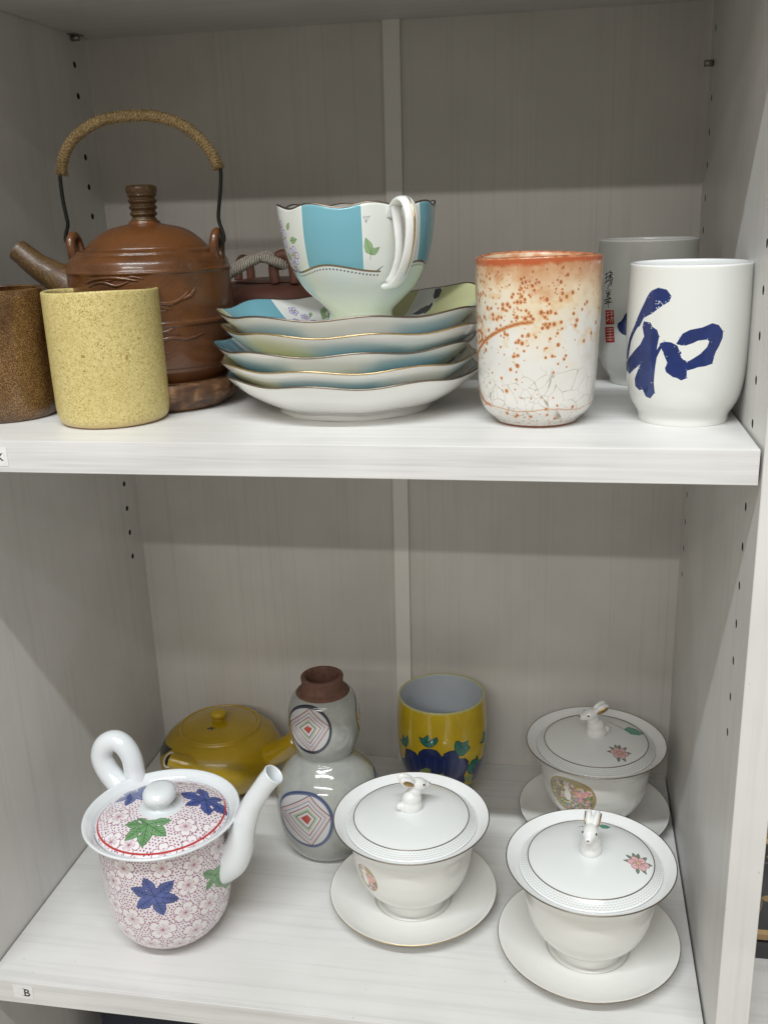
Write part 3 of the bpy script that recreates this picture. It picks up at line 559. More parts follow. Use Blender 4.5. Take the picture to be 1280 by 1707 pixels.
def under_reflections(i, rz, parts):
    """underside of a thin china saucer: soft teal and yellow reflections of the stack are painted into its colour"""
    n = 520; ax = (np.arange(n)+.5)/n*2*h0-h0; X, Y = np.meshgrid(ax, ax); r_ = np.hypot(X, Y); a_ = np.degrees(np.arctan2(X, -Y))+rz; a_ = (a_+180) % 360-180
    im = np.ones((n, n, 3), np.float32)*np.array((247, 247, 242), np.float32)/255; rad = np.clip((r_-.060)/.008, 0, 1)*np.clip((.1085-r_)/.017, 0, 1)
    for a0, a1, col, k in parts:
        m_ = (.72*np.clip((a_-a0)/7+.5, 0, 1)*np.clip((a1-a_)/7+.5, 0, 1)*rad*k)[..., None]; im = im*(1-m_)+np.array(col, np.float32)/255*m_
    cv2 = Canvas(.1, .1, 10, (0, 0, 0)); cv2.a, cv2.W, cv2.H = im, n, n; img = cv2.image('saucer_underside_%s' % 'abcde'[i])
    t = NT('saucer_underside_reflection_glaze', rough=.13, coat=.5); x = t.n('ShaderNodeTexImage'); x.image = img; tc = t.n('ShaderNodeTexCoord'); mp = t.n('ShaderNodeMapping')
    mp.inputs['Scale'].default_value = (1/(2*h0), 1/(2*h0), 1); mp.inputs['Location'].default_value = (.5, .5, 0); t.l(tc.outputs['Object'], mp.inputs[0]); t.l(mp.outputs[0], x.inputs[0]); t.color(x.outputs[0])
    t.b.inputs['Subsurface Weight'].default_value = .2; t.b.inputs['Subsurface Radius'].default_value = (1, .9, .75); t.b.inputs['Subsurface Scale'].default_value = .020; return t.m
TEAL_REFL = (146, 206, 213); YELLOW_REFL = (236, 238, 200)  # tints of the reflected light painted on the saucer undersides
UNDER_REFL = [[], [(-80, -26, YELLOW_REFL, .8), (-22, 34, TEAL_REFL, .85), (38, 80, YELLOW_REFL, .7)], [(-62, -26, TEAL_REFL, .85), (-24, 18, YELLOW_REFL, .8), (20, 80, TEAL_REFL, .9)], [(-85, -52, TEAL_REFL, .7), (-50, -3, YELLOW_REFL, .9), (0, 75, TEAL_REFL, 1.0)], [(-60, 10, YELLOW_REFL, .35), (38, 80, TEAL_REFL, .5)]]
names = ['bottom saucer of the stack of five, white underside on the shelf', 'second saucer from the bottom of the scalloped stack', 'middle saucer of the stack, its teal and green rim showing at left', 'fourth saucer from the bottom, just under the top painted saucer', 'top scalloped saucer painted with teal panels and violets, under the teacup']
for i, (dx, dy, dz, ph, rz) in enumerate(stack):
    root = thing('scalloped_saucer', names[i], 'saucer', (px_+dx, py_+dy, dz), math.radians(rz), 'scalloped saucers stacked under the teacup')
    ex = None
    if i == 4: ex = lambda a: .0135*math.exp(-((math.degrees(a)-124)/24)**2)
    b, wf = scallop('dish', [(under, 0), (upper, 1)], [under_reflections(i, rz, UNDER_REFL[i]), SAUC], root, math.radians(ph-rz), .1115, .016, .0017, None, extra=ex)
    rimline('gold_rim', .1113, .0350, wf, .00075, GOLD if i in (1, 3) else DGOLD, root)

cupx, cupy, cupz = POS['cup']; CUPP = [(.0278, 0), (.0283, .0008), (.0272, .005), (.0276, .0090), (.0345, .0160), (.0475, .0285), (.0568, .0440), (.0620, .062), (.0648, .080), (.0658, .0945)]
Q = smooth(CUPP); S = arclen(Q)[-1]; R0 = .064
cv = Canvas(2*math.pi*R0, S, 6500, (220, 223, 217)); zl = S*.50
K = lambda a, s_: (a*R0, s_*(S/.1123)*1.0)
def sline(a): return S*(.545+.030*math.cos(4.6*(a+.20)))
gr = np.linspace(0, 1, cv.H)[:, None, None]; cv.a = cv.a*(1-.10*np.clip((.30-gr)/.3, 0, 1)*np.array([.2, .0, .7], np.float32))  # yellow-green glow from the saucer, painted into the lower cup
def band(a0, a1, top=1.02):
    P = [(a*R0, sline(a)) for a in np.linspace(a0[0], a1[0], 14)]; P += [((a1[0]*(1-t_)+a1[1]*t_)*R0, sline(a1[0])*(1-t_)+S*top*t_) for t_ in np.linspace(0, 1, 6)]
    P += [((a0[1]*(1-t_)+a0[0]*t_)*R0, S*top*(1-t_)+sline(a0[0])*t_) for t_ in np.linspace(0, 1, 6)]; return P
for a0, a1 in (((-.56, -.50), (.27, .255)), ((1.14, 1.05), (1.90, 1.84)), ((2.65, 2.62), (3.14, 3.14)), ((-3.14, -3.14), (-2.8, -2.85)), ((-2.1, -2.07), (-1.4, -1.45))):
    cv.poly([(x_-.0006 if x_ < (a0[0]+a1[0])/2*R0 else x_+.0006, y_) for x_, y_ in band(a0, a1)], (240, 243, 240)); cv.poly(band(a0, a1), (112, 168, 182))
for i in range(240):
    a = -math.pi+2*math.pi*i/240
    if .50 < a < 1.0: continue
    if i % 2 == 0: cv.disc(a*R0, sline(a)-.0032, .00080, (84, 84, 88))
for a0, a1 in ((-math.pi, .50), (1.0, math.pi)): cv.line([(a*R0, sline(a)) for a in np.linspace(a0, a1, 120)], .0017, (120, 104, 80))
for k in range(3): cv.line([(.44*R0, sline(.45)), ((.50+.02*k)*R0, sline(.45)+.002+.0012*k)], .0005, (90, 90, 90))
for (a, s_), s2 in zip(DEC['c_fl'], (.0105, .0085, .0058, .0072)): viola(cv, K(a, s_), s2, a*3)
leaf(cv, K(-.86, .086), .011, .1); leaf(cv, K(-.90, .095), .008, .9); leaf(cv, K(-.98, .068), .008, 2.2)
leaf(cv, K(.37, .072), .014, 1.9); leaf(cv, K(.37, .072), .009, .7); cv.line([K(.37, .078), K(.36, .068)], .0004, (110, 140, 100)); leaf(cv, K(.92, .076), .012, 1.6)
for k in range(3): cv.line([K(.31, .0975), K(.29+.03*k, .102)], .0003, (120, 120, 130)); cv.disc(*K(.29+.03*k, .102), .0005, (120, 120, 130))
CUPG = porcelain('painted_teacup_glaze', rough=.10, coat=.55, img=cv.image('teacup_painting'))
root = thing('teacup', 'scalloped white and teal teacup with violets standing on the stack of saucers', 'teacup', (cupx, cupy, cupz))
inn = [(.0638, .0945)]+[(r_-.0022, z_) for r_, z_ in Q[::-1] if z_ > .014][1:]+[(.015, .0135), (.0001, .013)]
b, wf = scallop('bowl', [([(.0001, .002), (.0240, .002), (.0262, 0), (.0278, 0)], 1), (Q, 0), ([(.0658, .0945), (.0650, .0953), (.0638, .0945)], 1), (inn, 1)], [CUPG, CHINA], root, 0.0, .0658, .018, .0018, .0945, p=2.4)
rimline('gold_rim', .0652, .0951, wf, .0008, DGOLD, root)
th = .66
def hp(r, z, off=0): return (r*math.sin(th)+off*math.cos(th), -r*math.cos(th)+off*math.sin(th), z)
path = [hp(.0640, .0850), hp(.0690, .0935), hp(.0790, .0985), hp(.0890, .0955), hp(.0945, .0850), hp(.0935, .0700), hp(.0870, .0540), hp(.0760, .0410), hp(.0640, .0335), hp(.0540, .0315)]
tan_ = (math.cos(th), math.sin(th), 0)
h_ = tube('handle', path, [.0062, .0058, .0056, .0056, .0055, .0053, .0052, .0052, .0060, .0078], CHINA, root, seg=20, flat=.42, up=tan_)
tube('inner_strand', [hp(.0700, .0935), hp(.0715, .082), hp(.0735, .068), hp(.0720, .054), hp(.066, .043), hp(.0600, .036)], [.0052, .0038, .0034, .0036, .0046, .0062], CHINA, h_, seg=16, flat=.5, up=tan_)
tube('gold_line', [hp(.0800, .1007, .001), hp(.0903, .0972, .001), hp(.0970, .0855, .001), hp(.0959, .0695, .001), hp(.0893, .0530, .001), hp(.0790, .0405, .001)], [.0003, .0007, .0009, .0007, .0005, .0002], GOLD, h_, seg=8)

# ---------------------------------------------------------------- kettle on its wooden stand
kx, ky, _ = POS['kettle']
t = NT('kettle_brown_glaze', rough=.30, coat=.35); v = t.coord()
big = t.noise(v, 14, 4, .6); fin = t.noise(v, 420, 3, .6)
c1 = t.ramp(big, [(.35, s2l((62, 37, 18))), (.5, s2l((92, 53, 21))), (.65, s2l((80, 48, 31)))])
t.color(t.mix(t.ramp(fin, [(.45, (0, 0, 0)), (.65, (.30, .30, .30))]), c1, s2l((112, 72, 36)))); t.bump(fin, .12, .0005); KB = t.m
t = NT('kettle_olive_glaze', rough=.45, coat=.1); v = t.coord(); fin = t.noise(v, 500, 3, .6); big = t.noise(v, 30, 3)
c1 = t.ramp(big, [(.4, s2l((70, 52, 27))), (.6, s2l((70, 43, 21)))]); t.color(t.mix(t.ramp(fin, [(.45, (0, 0, 0)), (.65, (.5, .5, .5))]), c1, s2l((116, 94, 52)))); t.bump(fin, .3, .0006); KO = t.m
t = NT('dark_carved_wood', rough=.5, coat=.15); v = t.coord((60, 60, 160)); n_ = t.noise(v, 1.0, 5, .6, .6); sp = t.noise(t.coord((38, 38, 6)), 1.2, 3)
c1 = t.ramp(n_, [(.35, s2l((62, 40, 24))), (.5, s2l((112, 80, 52))), (.66, s2l((150, 112, 76)))]); t.color(t.mix(t.ramp(sp, [(.5, (0, 0, 0)), (.62, (.8, .8, .8))]), c1, s2l((66, 40, 22)))); t.bump(n_, .35, .001); WOODM = t.m
st_ = lathe('kettle_stand', [(smooth([(.0001, 0), (.050, 0), (.0585, .0012), (.0655, .006), (.0700, .0130), (.0712, .0195), (.0700, .0245), (.0680, .0258), (.0610, .0258), (.0590, .0235), (.0001, .0235)], 3), 0)], [WOODM], None, 96, (kx+.0015, ky, 0),
    warp=lambda r, z, a: (r*(1+.010*math.sin(3*a+1)+.006*math.sin(7*a)), z))
tag(st_, 'round dark wooden stand under the brown kettle', 'kettle stand')
kt = thing('kettle', 'brown earthenware kettle with a jute wrapped overhead handle and dragon relief', 'kettle', (kx, ky, .0240))
KP = [(.0001, .0005), (.056, .0005), (.0600, .0020), (.0625, .0060), (.0660, .0115), (.0668, .0130), (.0672, .0148), (.0690, .0185), (.0706, .035), (.0712, .0510), (.0722, .0525), (.0722, .0555), (.0712, .0570), (.0716, .0720), (.0712, .0860), (.0712, .0945), (.0719, .0962), (.0719, .0978), (.0709, .0990), (.0702, .1020), (.0690, .1055), (.0655, .1092), (.0622, .1112), (.0615, .1128), (.0600, .1140), (.0560, .1150), (.0520, .1150), (.0505, .1120), (.0001, .1115)]
lathe('body', [(smooth(KP, 4), 0)], [KB], kt, 128)
lid = lathe('lid', [(smooth([(.0001, .1140), (.0510, .1142), (.0530, .1160), (.0515, .1180), (.0480, .1215), (.0400, .1280), (.0300, .1325), (.0190, .1350), (.0140, .1362), (.0122, .1385), (.0001, .1390)], 4), 0)], [KB], kt, 96)
kp = []
for i in range(40):
    h = i/39; kp.append((.0105+.0016*h+.0009*math.sin(h*2*math.pi*4.2), .1375+.0225*h))
kp = [(.0128, .1365)]+kp+[(.0122, .1605), (.0132, .1620), (.0135, .1655), (.0128, .1675), (.0100, .1685), (.0001, .1680)]
lathe('lid_knob', [(kp, 0)], [KO], lid, 48)
# relief dragon modelled on the wall
rel = bmesh.new(); rV, rF = [], []
def kr(a, z, dr=.0): r_ = float(np.interp(z, [q[1] for q in KP[:-2]], [q[0] for q in KP[:-2]])); return ((r_+dr)*math.sin(a), -(r_+dr)*math.cos(a), z)
strokes = [([(-.35, .083), (-.2, .0862), (0, .0875), (.2, .0865), (.35, .0845)], .0016), ([(-.3, .080), (-.1, .084), (.1, .081), (.28, .0855)], .0014), ([(.15, .0855), (.28, .0880), (.42, .0860)], .0012), ([(-.15, .0880), (0, .0852), (.12, .0885)], .0011),
 ([(.10, .0720), (.35, .0690), (.60, .0655), (.78, .0665), (.95, .0745)], .0019), ([(.1, .066), (.35, .0655), (.6, .0625), (.72, .0600)], .0016), ([(.05, .0595), (.3, .0610), (.5, .0585), (.66, .0600)], .0020), ([(.80, .0670), (.95, .0705), (1.04, .0770)], .0022), ([(.3, .063), (.42, .058), (.52, .062)], .0014), ([(.62, .0635), (.72, .0660), (.70, .0615)], .0013),
 ([(.35, .0405), (.55, .0430), (.72, .0465)], .0017), ([(.72, .0465), (.62, .0435), (.78, .0400)], .0014), ([(.3, .034), (.5, .0365), (.7, .0385), (.9, .0365), (1.1, .0400)], .0016), ([(.3, .0300), (.45, .0345), (.6, .0330)], .0018), ([(.45, .0270), (.50, .0240)], .0018), ([(.58, .0262), (.64, .0262)], .0015), ([(.3, .0205), (.5, .0212)], .0012)]
for L, w_ in strokes:
    V_, F_ = tube('x', [kr(a-.08, z+(.0065 if z > .05 else .0045), .0001) for a, z in L], [w_*.4]+[w_]*(len(L)-2)+[w_*.35], None, seg=8, n=5, only=True, flat=.75); o_ = len(rV); rV += V_; rF += [tuple(q+o_ for q in f_) for f_ in F_]
add('dragon_relief', rV, rF, KB, kt)
# spout with a knuckle
sp = tube('spout', [(-.058, -.004, .070), (-.076, -.006, .0840), (-.090, -.007, .0935), (-.104, -.007, .1020), (-.1160, -.007, .1120), (-.1215, -.007, .1165)], [.0230, .0185, .0135, .0115, .0104, .0100], KO, kt, seg=24, caps=False)
tube('spout_knuckle', [(-.0905-.0045, -.007, .0925+.0072), (-.0935, .004, .0955), (-.0885+.003, -.004, .0865-.002), (-.090, -.0185, .0905)], .0024, KO, sp, seg=8, closed=True)
hol = NT('dark_opening', rough=.9); hol.color((.02, .015, .01))
lathe('spout_mouth', [([(.0001, 0), (.0088, 0)], 0)], [hol.m], sp, 24, (-.1212, -.007, .1162)).rotation_euler = (0, math.radians(-40), 0)
for s_, yy in ((-1, 0), (1, 0)):
    cx0 = -.0690 if s_ < 0 else .0660
    tube('lug', [(cx0, -.0025, .100), (cx0-.001*s_, -.0075, .112), (cx0, -.0070, .1225), (cx0, 0, .1275), (cx0, .0070, .1225), (cx0-.001*s_, .0075, .112), (cx0, .0025, .100)], [.0050, .0044, .0040, .0038, .0040, .0044, .0050], KB, kt, seg=14)
WIRE = NT('black_wire', rough=.4, metal=.6); WIRE.color((.02, .022, .02))
K2 = lambda L, dy=0: [(x_-kx, dy, z_-.0240) for x_, z_ in L]
hd = thing('handle', None, None); hd.parent = kt
wl = K2([(.1015, .1420), (.0960, .1455), (.0955, .1510), (.0990, .1610), (.0985, .1690), (.0972, .1850), (.0975, .2030), (.0999, .2065)])
wr = K2([(.2390, .1400), (.2440, .1435), (.2440, .1500), (.2412, .1600), (.2414, .1680), (.2450, .1880), (.2462, .2015), (.2440, .2065)])
for w_ in (wl, wr): tube('wire', w_, .0017, WIRE.m, hd, seg=10)
jp = K2([(.0990, .2030), (.1000, .2065), (.1022, .2160), (.1099, .2278), (.1232, .2384), (.1399, .2455), (.1570, .2485), (.1763, .2487), (.1955, .2468), (.2112, .2414), (.2254, .2325), (.2371, .2195), (.2438, .2062), (.2450, .2030)])
t = NT('jute_cord', rough=.9); n_ = t.noise(t.coord(), 900, 3, .7); t.color(t.ramp(n_, [(.35, s2l((84, 66, 40))), (.5, s2l((150, 126, 86))), (.65, s2l((200, 178, 134)))])); t.bump(n_, .6, .001); JUTE = t.m
V_, F_ = tube('x', jp, .0044, None, seg=20, n=46, only=True)
M_ = len(V_)//20
for i in range(M_):
    c_ = sum((V_[i*20+j] for j in range(20)), Vector())/20
    for j in range(20):
        k_ = .86+.26*abs(math.sin(i*.42+j*.157))+.05*math.sin(i*.07+j)+random.uniform(-.05, .05)
        V_[i*20+j] = c_+(V_[i*20+j]-c_)*k_
jw = add('jute_wrap', V_, F_, JUTE, hd)
fv, ff = [], []
for k in range(3200):
    i = random.randrange(2, M_-2); j = random.randrange(20); a_ = V_[i*20+j]; c_ = sum((V_[i*20+q] for q in range(20)), Vector())/20
    n_ = (a_-c_).normalized(); tg = (V_[(i+1)*20+j]-V_[(i-1)*20+j]).normalized(); d_ = (n_*random.uniform(.2, 1)+tg*random.uniform(-1, 1)+Vector((0, random.uniform(-.4, .4), 0))).normalized()
    L_ = random.uniform(.001, .0055 if random.random() < .2 else .0030); sd = n_.cross(d_).normalized()*.00015; o_ = len(fv)
    e_ = a_-n_*.0003+d_*L_+n_*random.uniform(0, .0008); up_ = n_*.0001
    fv += [a_-n_*.0004-sd, a_-n_*.0004+sd, e_, a_-n_*.0004+up_]; ff += [(o_, o_+1, o_+2), (o_, o_+3, o_+2), (o_+1, o_+3, o_+2)]
tag(add('jute_fuzz', fv, ff, JUTE, hd, smooth=False), kind='stuff')

# clay teapot half hidden behind, with a braided rope handle
cl = thing('clay_teapot', 'reddish clay teapot with a braided rope handle, hidden behind saucers and kettle', 'teapot', (.236, .335, 0))
t = NT('purple_clay', rough=.55, coat=.1); n_ = t.noise(t.coord(), 300, 3); b_ = t.noise(t.coord(), 20, 3); c_ = t.ramp(b_, [(.35, s2l((104, 68, 57))), (.65, s2l((128, 84, 70)))]); t.color(t.mix(t.ramp(n_, [(.5, (0, 0, 0)), (.7, (.3, .3, .3))]), c_, s2l((140, 96, 78)))); t.bump(n_, .1, .0005); CLAY = t.m
lathe('body', [(smooth([(.0001, 0), (.045, 0), (.052, .002), (.066, .020), (.0735, .045), (.0745, .065), (.071, .083), (.0640, .0925), (.050, .0965), (.045, .0972), (.0001, .0976)], 4), 0)], [CLAY], cl, 96)
ld = lathe('lid', [(smooth([(.0001, .0977), (.040, .0977), (.039, .0990), (.030, .0998), (.0001, .1002)], 3), 0)], [CLAY], cl, 64)
tube('lug', [(.014, -.046, .098), (.013, -.047, .112), (.016, -.046, .122), (.024, -.045, .126), (.031, -.044, .120), (.033, -.043, .108), (.033, -.043, .097)], .0052, CLAY, cl, seg=14)
tube('lug', [(-.044, .01, .098), (-.044, .011, .112), (-.038, .012, .120), (-.032, .013, .112), (-.031, .013, .098)], .0046, CLAY, cl, seg=14)
t = NT('braided_rope', rough=.8); w_ = t.n('ShaderNodeTexWave'); w_.inputs['Scale'].default_value = 160; w_.inputs['Distortion'].default_value = 3; t.l(t.coord(), w_.inputs[0]); t.color(t.ramp(w_.outputs['Fac'], [(.2, s2l((128, 120, 110))), (.55, s2l((224, 216, 204)))])); t.bump(w_.outputs['Fac'], .5, .001); ROPE = t.m
rp = thing('rope_handle', None, None); rp.parent = cl
def braid(P, r=.0029):
    base = [Vector(p) for p in P]; dense = []
    N = len(base)
    for i in range(N-1):
        for k in range(14):
            t_ = k/14; p0 = base[max(i-1, 0)]; p1 = base[i]; p2 = base[i+1]; p3 = base[min(i+2, N-1)]
            dense.append(.5*((2*p1)+(p2-p0)*t_+(2*p0-5*p1+4*p2-p3)*t_*t_+(3*p1-p0-3*p2+p3)*t_**3))
    dense.append(base[-1]); VV, FF = [], []
    for s_ in range(4):
        pts = []
        for i, p in enumerate(dense):
            T_ = (dense[min(i+1, len(dense)-1)]-dense[max(i-1, 0)]).normalized(); u_ = T_.cross(Vector((0, 1, .2))).normalized(); w2 = T_.cross(u_); f_ = i*1.05*(1 if s_ % 2 else -1)+s_*math.pi/2
            pts.append(p+u_*math.cos(f_)*r*.95+w2*math.sin(f_)*r*.95)
        V2, F2_ = tube('x', pts, r*.85, None, seg=6, n=2, only=True); o_ = len(VV); VV += V2; FF += [tuple(q+o_ for q in f_) for f_ in F2_]
    return VV, FF
for P in ([(-.060, -.050, .108), (-.045, -.052, .1095), (-.028, -.054, .113), (-.012, -.055, .1205), (.004, -.056, .1235), (.018, -.053, .1190), (.024, -.046, .115)],
          [(-.056, -.092, .098), (-.046, -.090, .1000), (-.030, -.080, .106), (-.016, -.072, .1140), (-.004, -.064, .1205), (.006, -.052, .1250), (.014, -.046, .122), (.020, -.042, .114)]):
    V_, F_ = braid(P); add('rope_strand', V_, F_, ROPE, rp)

# ---------------------------------------------------------------- kyusu teapot painted with maple leaves
mx, my, mz = POS['maple']; S = S_of('maple'); R0 = .0635
cv = Canvas(2*math.pi*R0, S, 6000, (226, 220, 224))
def fieldpat(cv, test, seed, sp=.0038, col=(134, 76, 104)):
    r_ = np.random.default_rng(seed); y = 0; row = 0
    while y < cv.h:
        x_ = -cv.w/2+(sp/2 if row % 2 else 0)
        while x_ < cv.w/2:
            qx = x_+r_.normal(0, sp*.13); qy = y+r_.normal(0, sp*.13)
            if test(qx, qy): cv.disc(qx, qy, .00072+.00018*r_.random(), (col[0]+r_.integers(-14, 14), col[1]+r_.integers(-14, 14), col[2]+r_.integers(-10, 20)), .72)
            x_ += sp
        y += sp*.87; row += 1
LINE = (140, 70, 92)
fieldpat(cv, lambda x_, y_: y_ < S*.93, 4, .0034)
Km = lambda q: (q[0]*R0, q[1])
fl = [Km(q) for q in DEC['mfl']]; r_ = np.random.default_rng(9); tries = 0
leaves_c = [Km(DEC['mblue'][0]), Km(DEC['mgreen'][0]), (-.11, .10), (-.165, .075), (.17, .09)]
while tries < 1500:
    tries += 1; q = (r_.uniform(-cv.w/2, cv.w/2), r_.uniform(.012, S*.90))
    if all(math.hypot(q[0]-f[0], q[1]-f[1]) > .0245 for f in fl) and all(math.hypot(q[0]-f[0], q[1]-f[1]) > .026 for f in leaves_c): fl.append(q)
for i, q in enumerate(fl):
    rs = r_at('maple', q[1])/R0; blossom(cv, q, .0128+.0012*math.sin(i*7), i*1.3, LINE, (232, 228, 230), sx=1/max(rs, .35))
BL, BD = (76, 92, 152), (34, 42, 100); GR, GD = (112, 154, 108), (70, 108, 66)
c0, *tips = [Km(q) for q in DEC['mblue']]; maple(cv, c0, .024, 0, BL, BD, tips)
c0, *tips = [Km(q) for q in DEC['mgreen']]; maple(cv, c0, .02, 0, GR, GD, tips)
maple(cv, (-.115, .10), .024, .3, BL, BD); maple(cv, (-.165, .075), .024, .9, GR, GD); maple(cv, (.17, .09), .024, .9, BL, BD)
n_ = fbm(cv.H, cv.W, 60, 24, 5, 4)[..., None]; sat = np.abs(cv.a.max(2)-cv.a.min(2))[..., None] > .18; cv.a = np.where(sat, cv.a*(.86+.30*n_), cv.a)
g_ = np.linspace(0, 1, cv.H)[:, None, None] > .90; cv.a = np.where(g_, np.array((222, 228, 230), np.float32)/255, cv.a)
MAPB = porcelain('maple_painted_glaze', rough=.14, coat=.5, img=cv.image('maple_body_painting'))
mp_ = thing('maple_teapot', 'white side handled teapot painted with blue and green maple leaves on crimson dots', 'teapot', (mx, my, mz))
BLW = porcelain('bluish_white_porcelain', (.76, .795, .815), rough=.09)
Qo = smooth(PRO['maple']); inner = [(.0770, .1362), (.0765, .1378), (.0750, .1380), (.0725, .1362), (.0690, .1330), (.0672, .1318), (.0668, .1290), (.0640, .1280), (.0620, .124), (.060, .08), (.045, .02), (.0001, .015)]
lathe('body', [([(.0001, .002), (.029, .002), (.031, 0), (.033, 0)], 1), (Qo, 0), (inner, 1)], [MAPB, BLW], mp_, 128)
RL = .0655; cv = Canvas(2*RL, 2*RL, 7000, (228, 222, 226)); o2 = RL
fieldpat(cv, lambda x_, y_: math.hypot(x_, y_-o2) > .022, 8, .0036, (138, 68, 86))
P2 = lambda q: (q[0], q[1]+o2)
fl = [P2(q) for q in DEC['ml_fl']]+[P2((-.052, .018)), P2((-.010, -.0545)), P2((-.020, .045)), P2((.050, -.042))]
for i, q in enumerate(fl): blossom(cv, q, .0118, i*1.1, LINE, (233, 228, 231))
c0, *tips = [P2(q) for q in DEC['ml_green']]; maple(cv, c0, .02, 0, GR, GD, tips)
c0, *tips = [P2(q) for q in DEC['ml_blue']]; maple(cv, c0, .02, 0, BL, BD, tips)
maple(cv, P2((-.036, .020)), .022, .5, BL, BD)
cv.disc(0, o2, .0205, (222, 228, 231))
n_ = fbm(cv.H, cv.W, 30, 30, 15, 4)[..., None]; sat = np.abs(cv.a.max(2)-cv.a.min(2))[..., None] > .18; cv.a = np.where(sat, cv.a*(.86+.30*n_), cv.a)
cv.line([(.0622*math.sin(2*math.pi*i/200), o2+.0622*math.cos(2*math.pi*i/200)) for i in range(201)], .0016, (178, 58, 58), .9)
def planar(name, img, half, rough=.10):
    t = NT(name, rough=rough, coat=.5); x = t.n('ShaderNodeTexImage'); x.image = img; tc = t.n('ShaderNodeTexCoord'); m_ = t.n('ShaderNodeMapping')
    m_.inputs['Scale'].default_value = (1/(2*half), 1/(2*half), 1); m_.inputs['Location'].default_value = (.5, .5, 0)
    t.l(tc.outputs['Object'], m_.inputs[0]); t.l(m_.outputs[0], x.inputs[0]); t.color(x.outputs[0]); t.bump(t.noise(t.coord(), 45, 2), .03, .002); return t.m
MAPL = planar('maple_painted_lid_glaze', cv.image('maple_lid_painting'), RL)
lid = lathe('lid', [(smooth([(.0560, .1270), (.0645, .1285), (.0652, .1300), (.0648, .1312)], 3), 1), (smooth([(.0648, .1312), (.0600, .1345), (.0500, .1385), (.0380, .1415), (.0260, .1432), (.0160, .1438), (.0140, .1440)], 4), 0)], [MAPL, BLW], mp_, 112)
lathe('lid_knob', [(smooth([(.0150, .1436), (.0118, .1450), (.0105, .1475), (.0120, .1500), (.0158, .1530), (.0172, .1568), (.0165, .1608), (.0135, .1645), (.0080, .1665), (.0001, .1670)], 5), 0)], [BLW], lid, 64, warp=lambda r, z, a: (r*(1+.05*math.cos(2*a)), z))
dth = 1.58
def dp(r, z, off=0): return (r*math.sin(dth)+off*math.cos(dth), -r*math.cos(dth)+off*math.sin(dth), z)
spt = tube('spout', [dp(.044, .074), dp(.058, .079), dp(.0690, .088), dp(.0775, .105), dp(.0840, .1270), dp(.0930, .1500), dp(.1075, .1740), dp(.1185, .1880)], [.0165, .0180, .0172, .0146, .0122, .0104, .0097, .0106], BLW, mp_, seg=28, caps=False)
mo = lathe('spout_mouth', [(smooth([(.0108, 0), (.0103, .0012), (.0092, .0004), (.0085, -.006), (.006, -.02), (.0001, -.022)], 3), 0)], [BLW], spt, 32, dp(.1185, .1880)); mo.rotation_euler = (0, math.radians(42), 0)
tube('handle', [(-.0480, .0540, .1130), (-.0530, .0580, .1260), (-.0560, .0610, .1400), (-.0580, .0620, .1560), (-.0650, .0630, .1690), (-.0755, .0640, .1740), (-.0865, .0630, .1690), (-.0915, .0620, .1560), (-.0870, .0600, .1420), (-.0770, .0570, .1300), (-.0650, .0530, .1200), (-.0500, .0480, .1090)], [.0122, .0116, .0110, .0108, .0110, .0114, .0116, .0118, .0118, .0120, .0124, .0130], BLW, mp_, seg=24)

# ---------------------------------------------------------------- gourd bottle
gx, gy, gz = POS['gourd']; S = S_of('gourd'); R0 = .0605
cv = Canvas(2*math.pi*R0, S, 5200, (153, 155, 153)); n_ = fbm(cv.H, cv.W, 24, 14, 3, 5)[..., None]; n2 = fbm(cv.H, cv.W, 160, 90, 13, 2)[..., None]
cv.a = cv.a*(.92+.13*n_+.05*n2); cv.a[..., 2:] *= (1-.04*n_)
def medal(c, wl_, wr_, hu, hd_, ringc, r_loc, tilt=0.0):
    kx_ = R0
    X = lambda a: a*kx_
    P = []
    for i in range(48):
        f = 2*math.pi*i/48; w_ = wr_ if math.cos(f) > 0 else wl_; h_ = hu if math.sin(f) > 0 else hd_
        P.append((X(c[0]+w_*math.cos(f)), c[1]+h_*math.sin(f)))
    cv.poly(P, (188, 186, 186)); cv.line(P, .0042, ringc, .85, closed=True); cv.line([(x_*.997, y_+.0006) for x_, y_ in P], .0016, tuple(q*.7 for q in ringc), .5, closed=True)
    cols = [((84, 62, 62), 1.0, 'l'), ((196, 168, 168), .90, 'w'), ((110, 122, 136), .78, 'l'), ((134, 66, 66), .60, 'l'), ((150, 170, 140), .42, 'w'), ((92, 70, 66), .34, 'l'), ((158, 70, 56), .19, 'f')]
    for col, k_, ty in cols:
        Q_ = [(X(c[0]+k_*wr_*.96), c[1]+.10*hu*k_), (X(c[0]+k_*.02), c[1]+k_*hu*.93), (X(c[0]-k_*wl_*.96), c[1]-.05*hu*k_), (X(c[0]+k_*.04), c[1]-k_*hd_*.96)]
        Q_ = [(x_+.0004*math.sin(i*3), y_+.0004*math.cos(i*5)) for i, (x_, y_) in enumerate(Q_)]
        if ty == 'f': cv.poly(Q_, col, .95)
        elif ty == 'w': cv.line(Q_, .0021, col, .5, closed=True)
        else: cv.line(Q_, .0010, col, .9, closed=True)
g_ = DEC['gl']; medal(g_[0], g_[0][0]-g_[1][0], g_[2][0]-g_[0][0], g_[3][1]-g_[0][1], g_[0][1]-g_[4][1], (84, 96, 128), .06)
g_ = DEC['gu']; medal(g_[0], g_[0][0]-g_[1][0], g_[2][0]-g_[0][0]+.04, g_[3][1]-g_[0][1]+.002, g_[0][1]-g_[4][1]+.003, (48, 52, 66), .04)
medal((2.0, .072), .6, .5, .030, .033, (84, 96, 128), .06); medal((1.95, .186), .6, .6, .022, .026, (48, 52, 66), .04)
GG = porcelain('grey_crackle_glaze', rough=.10, coat=.7, img=cv.image('gourd_painting'), bump=.18)
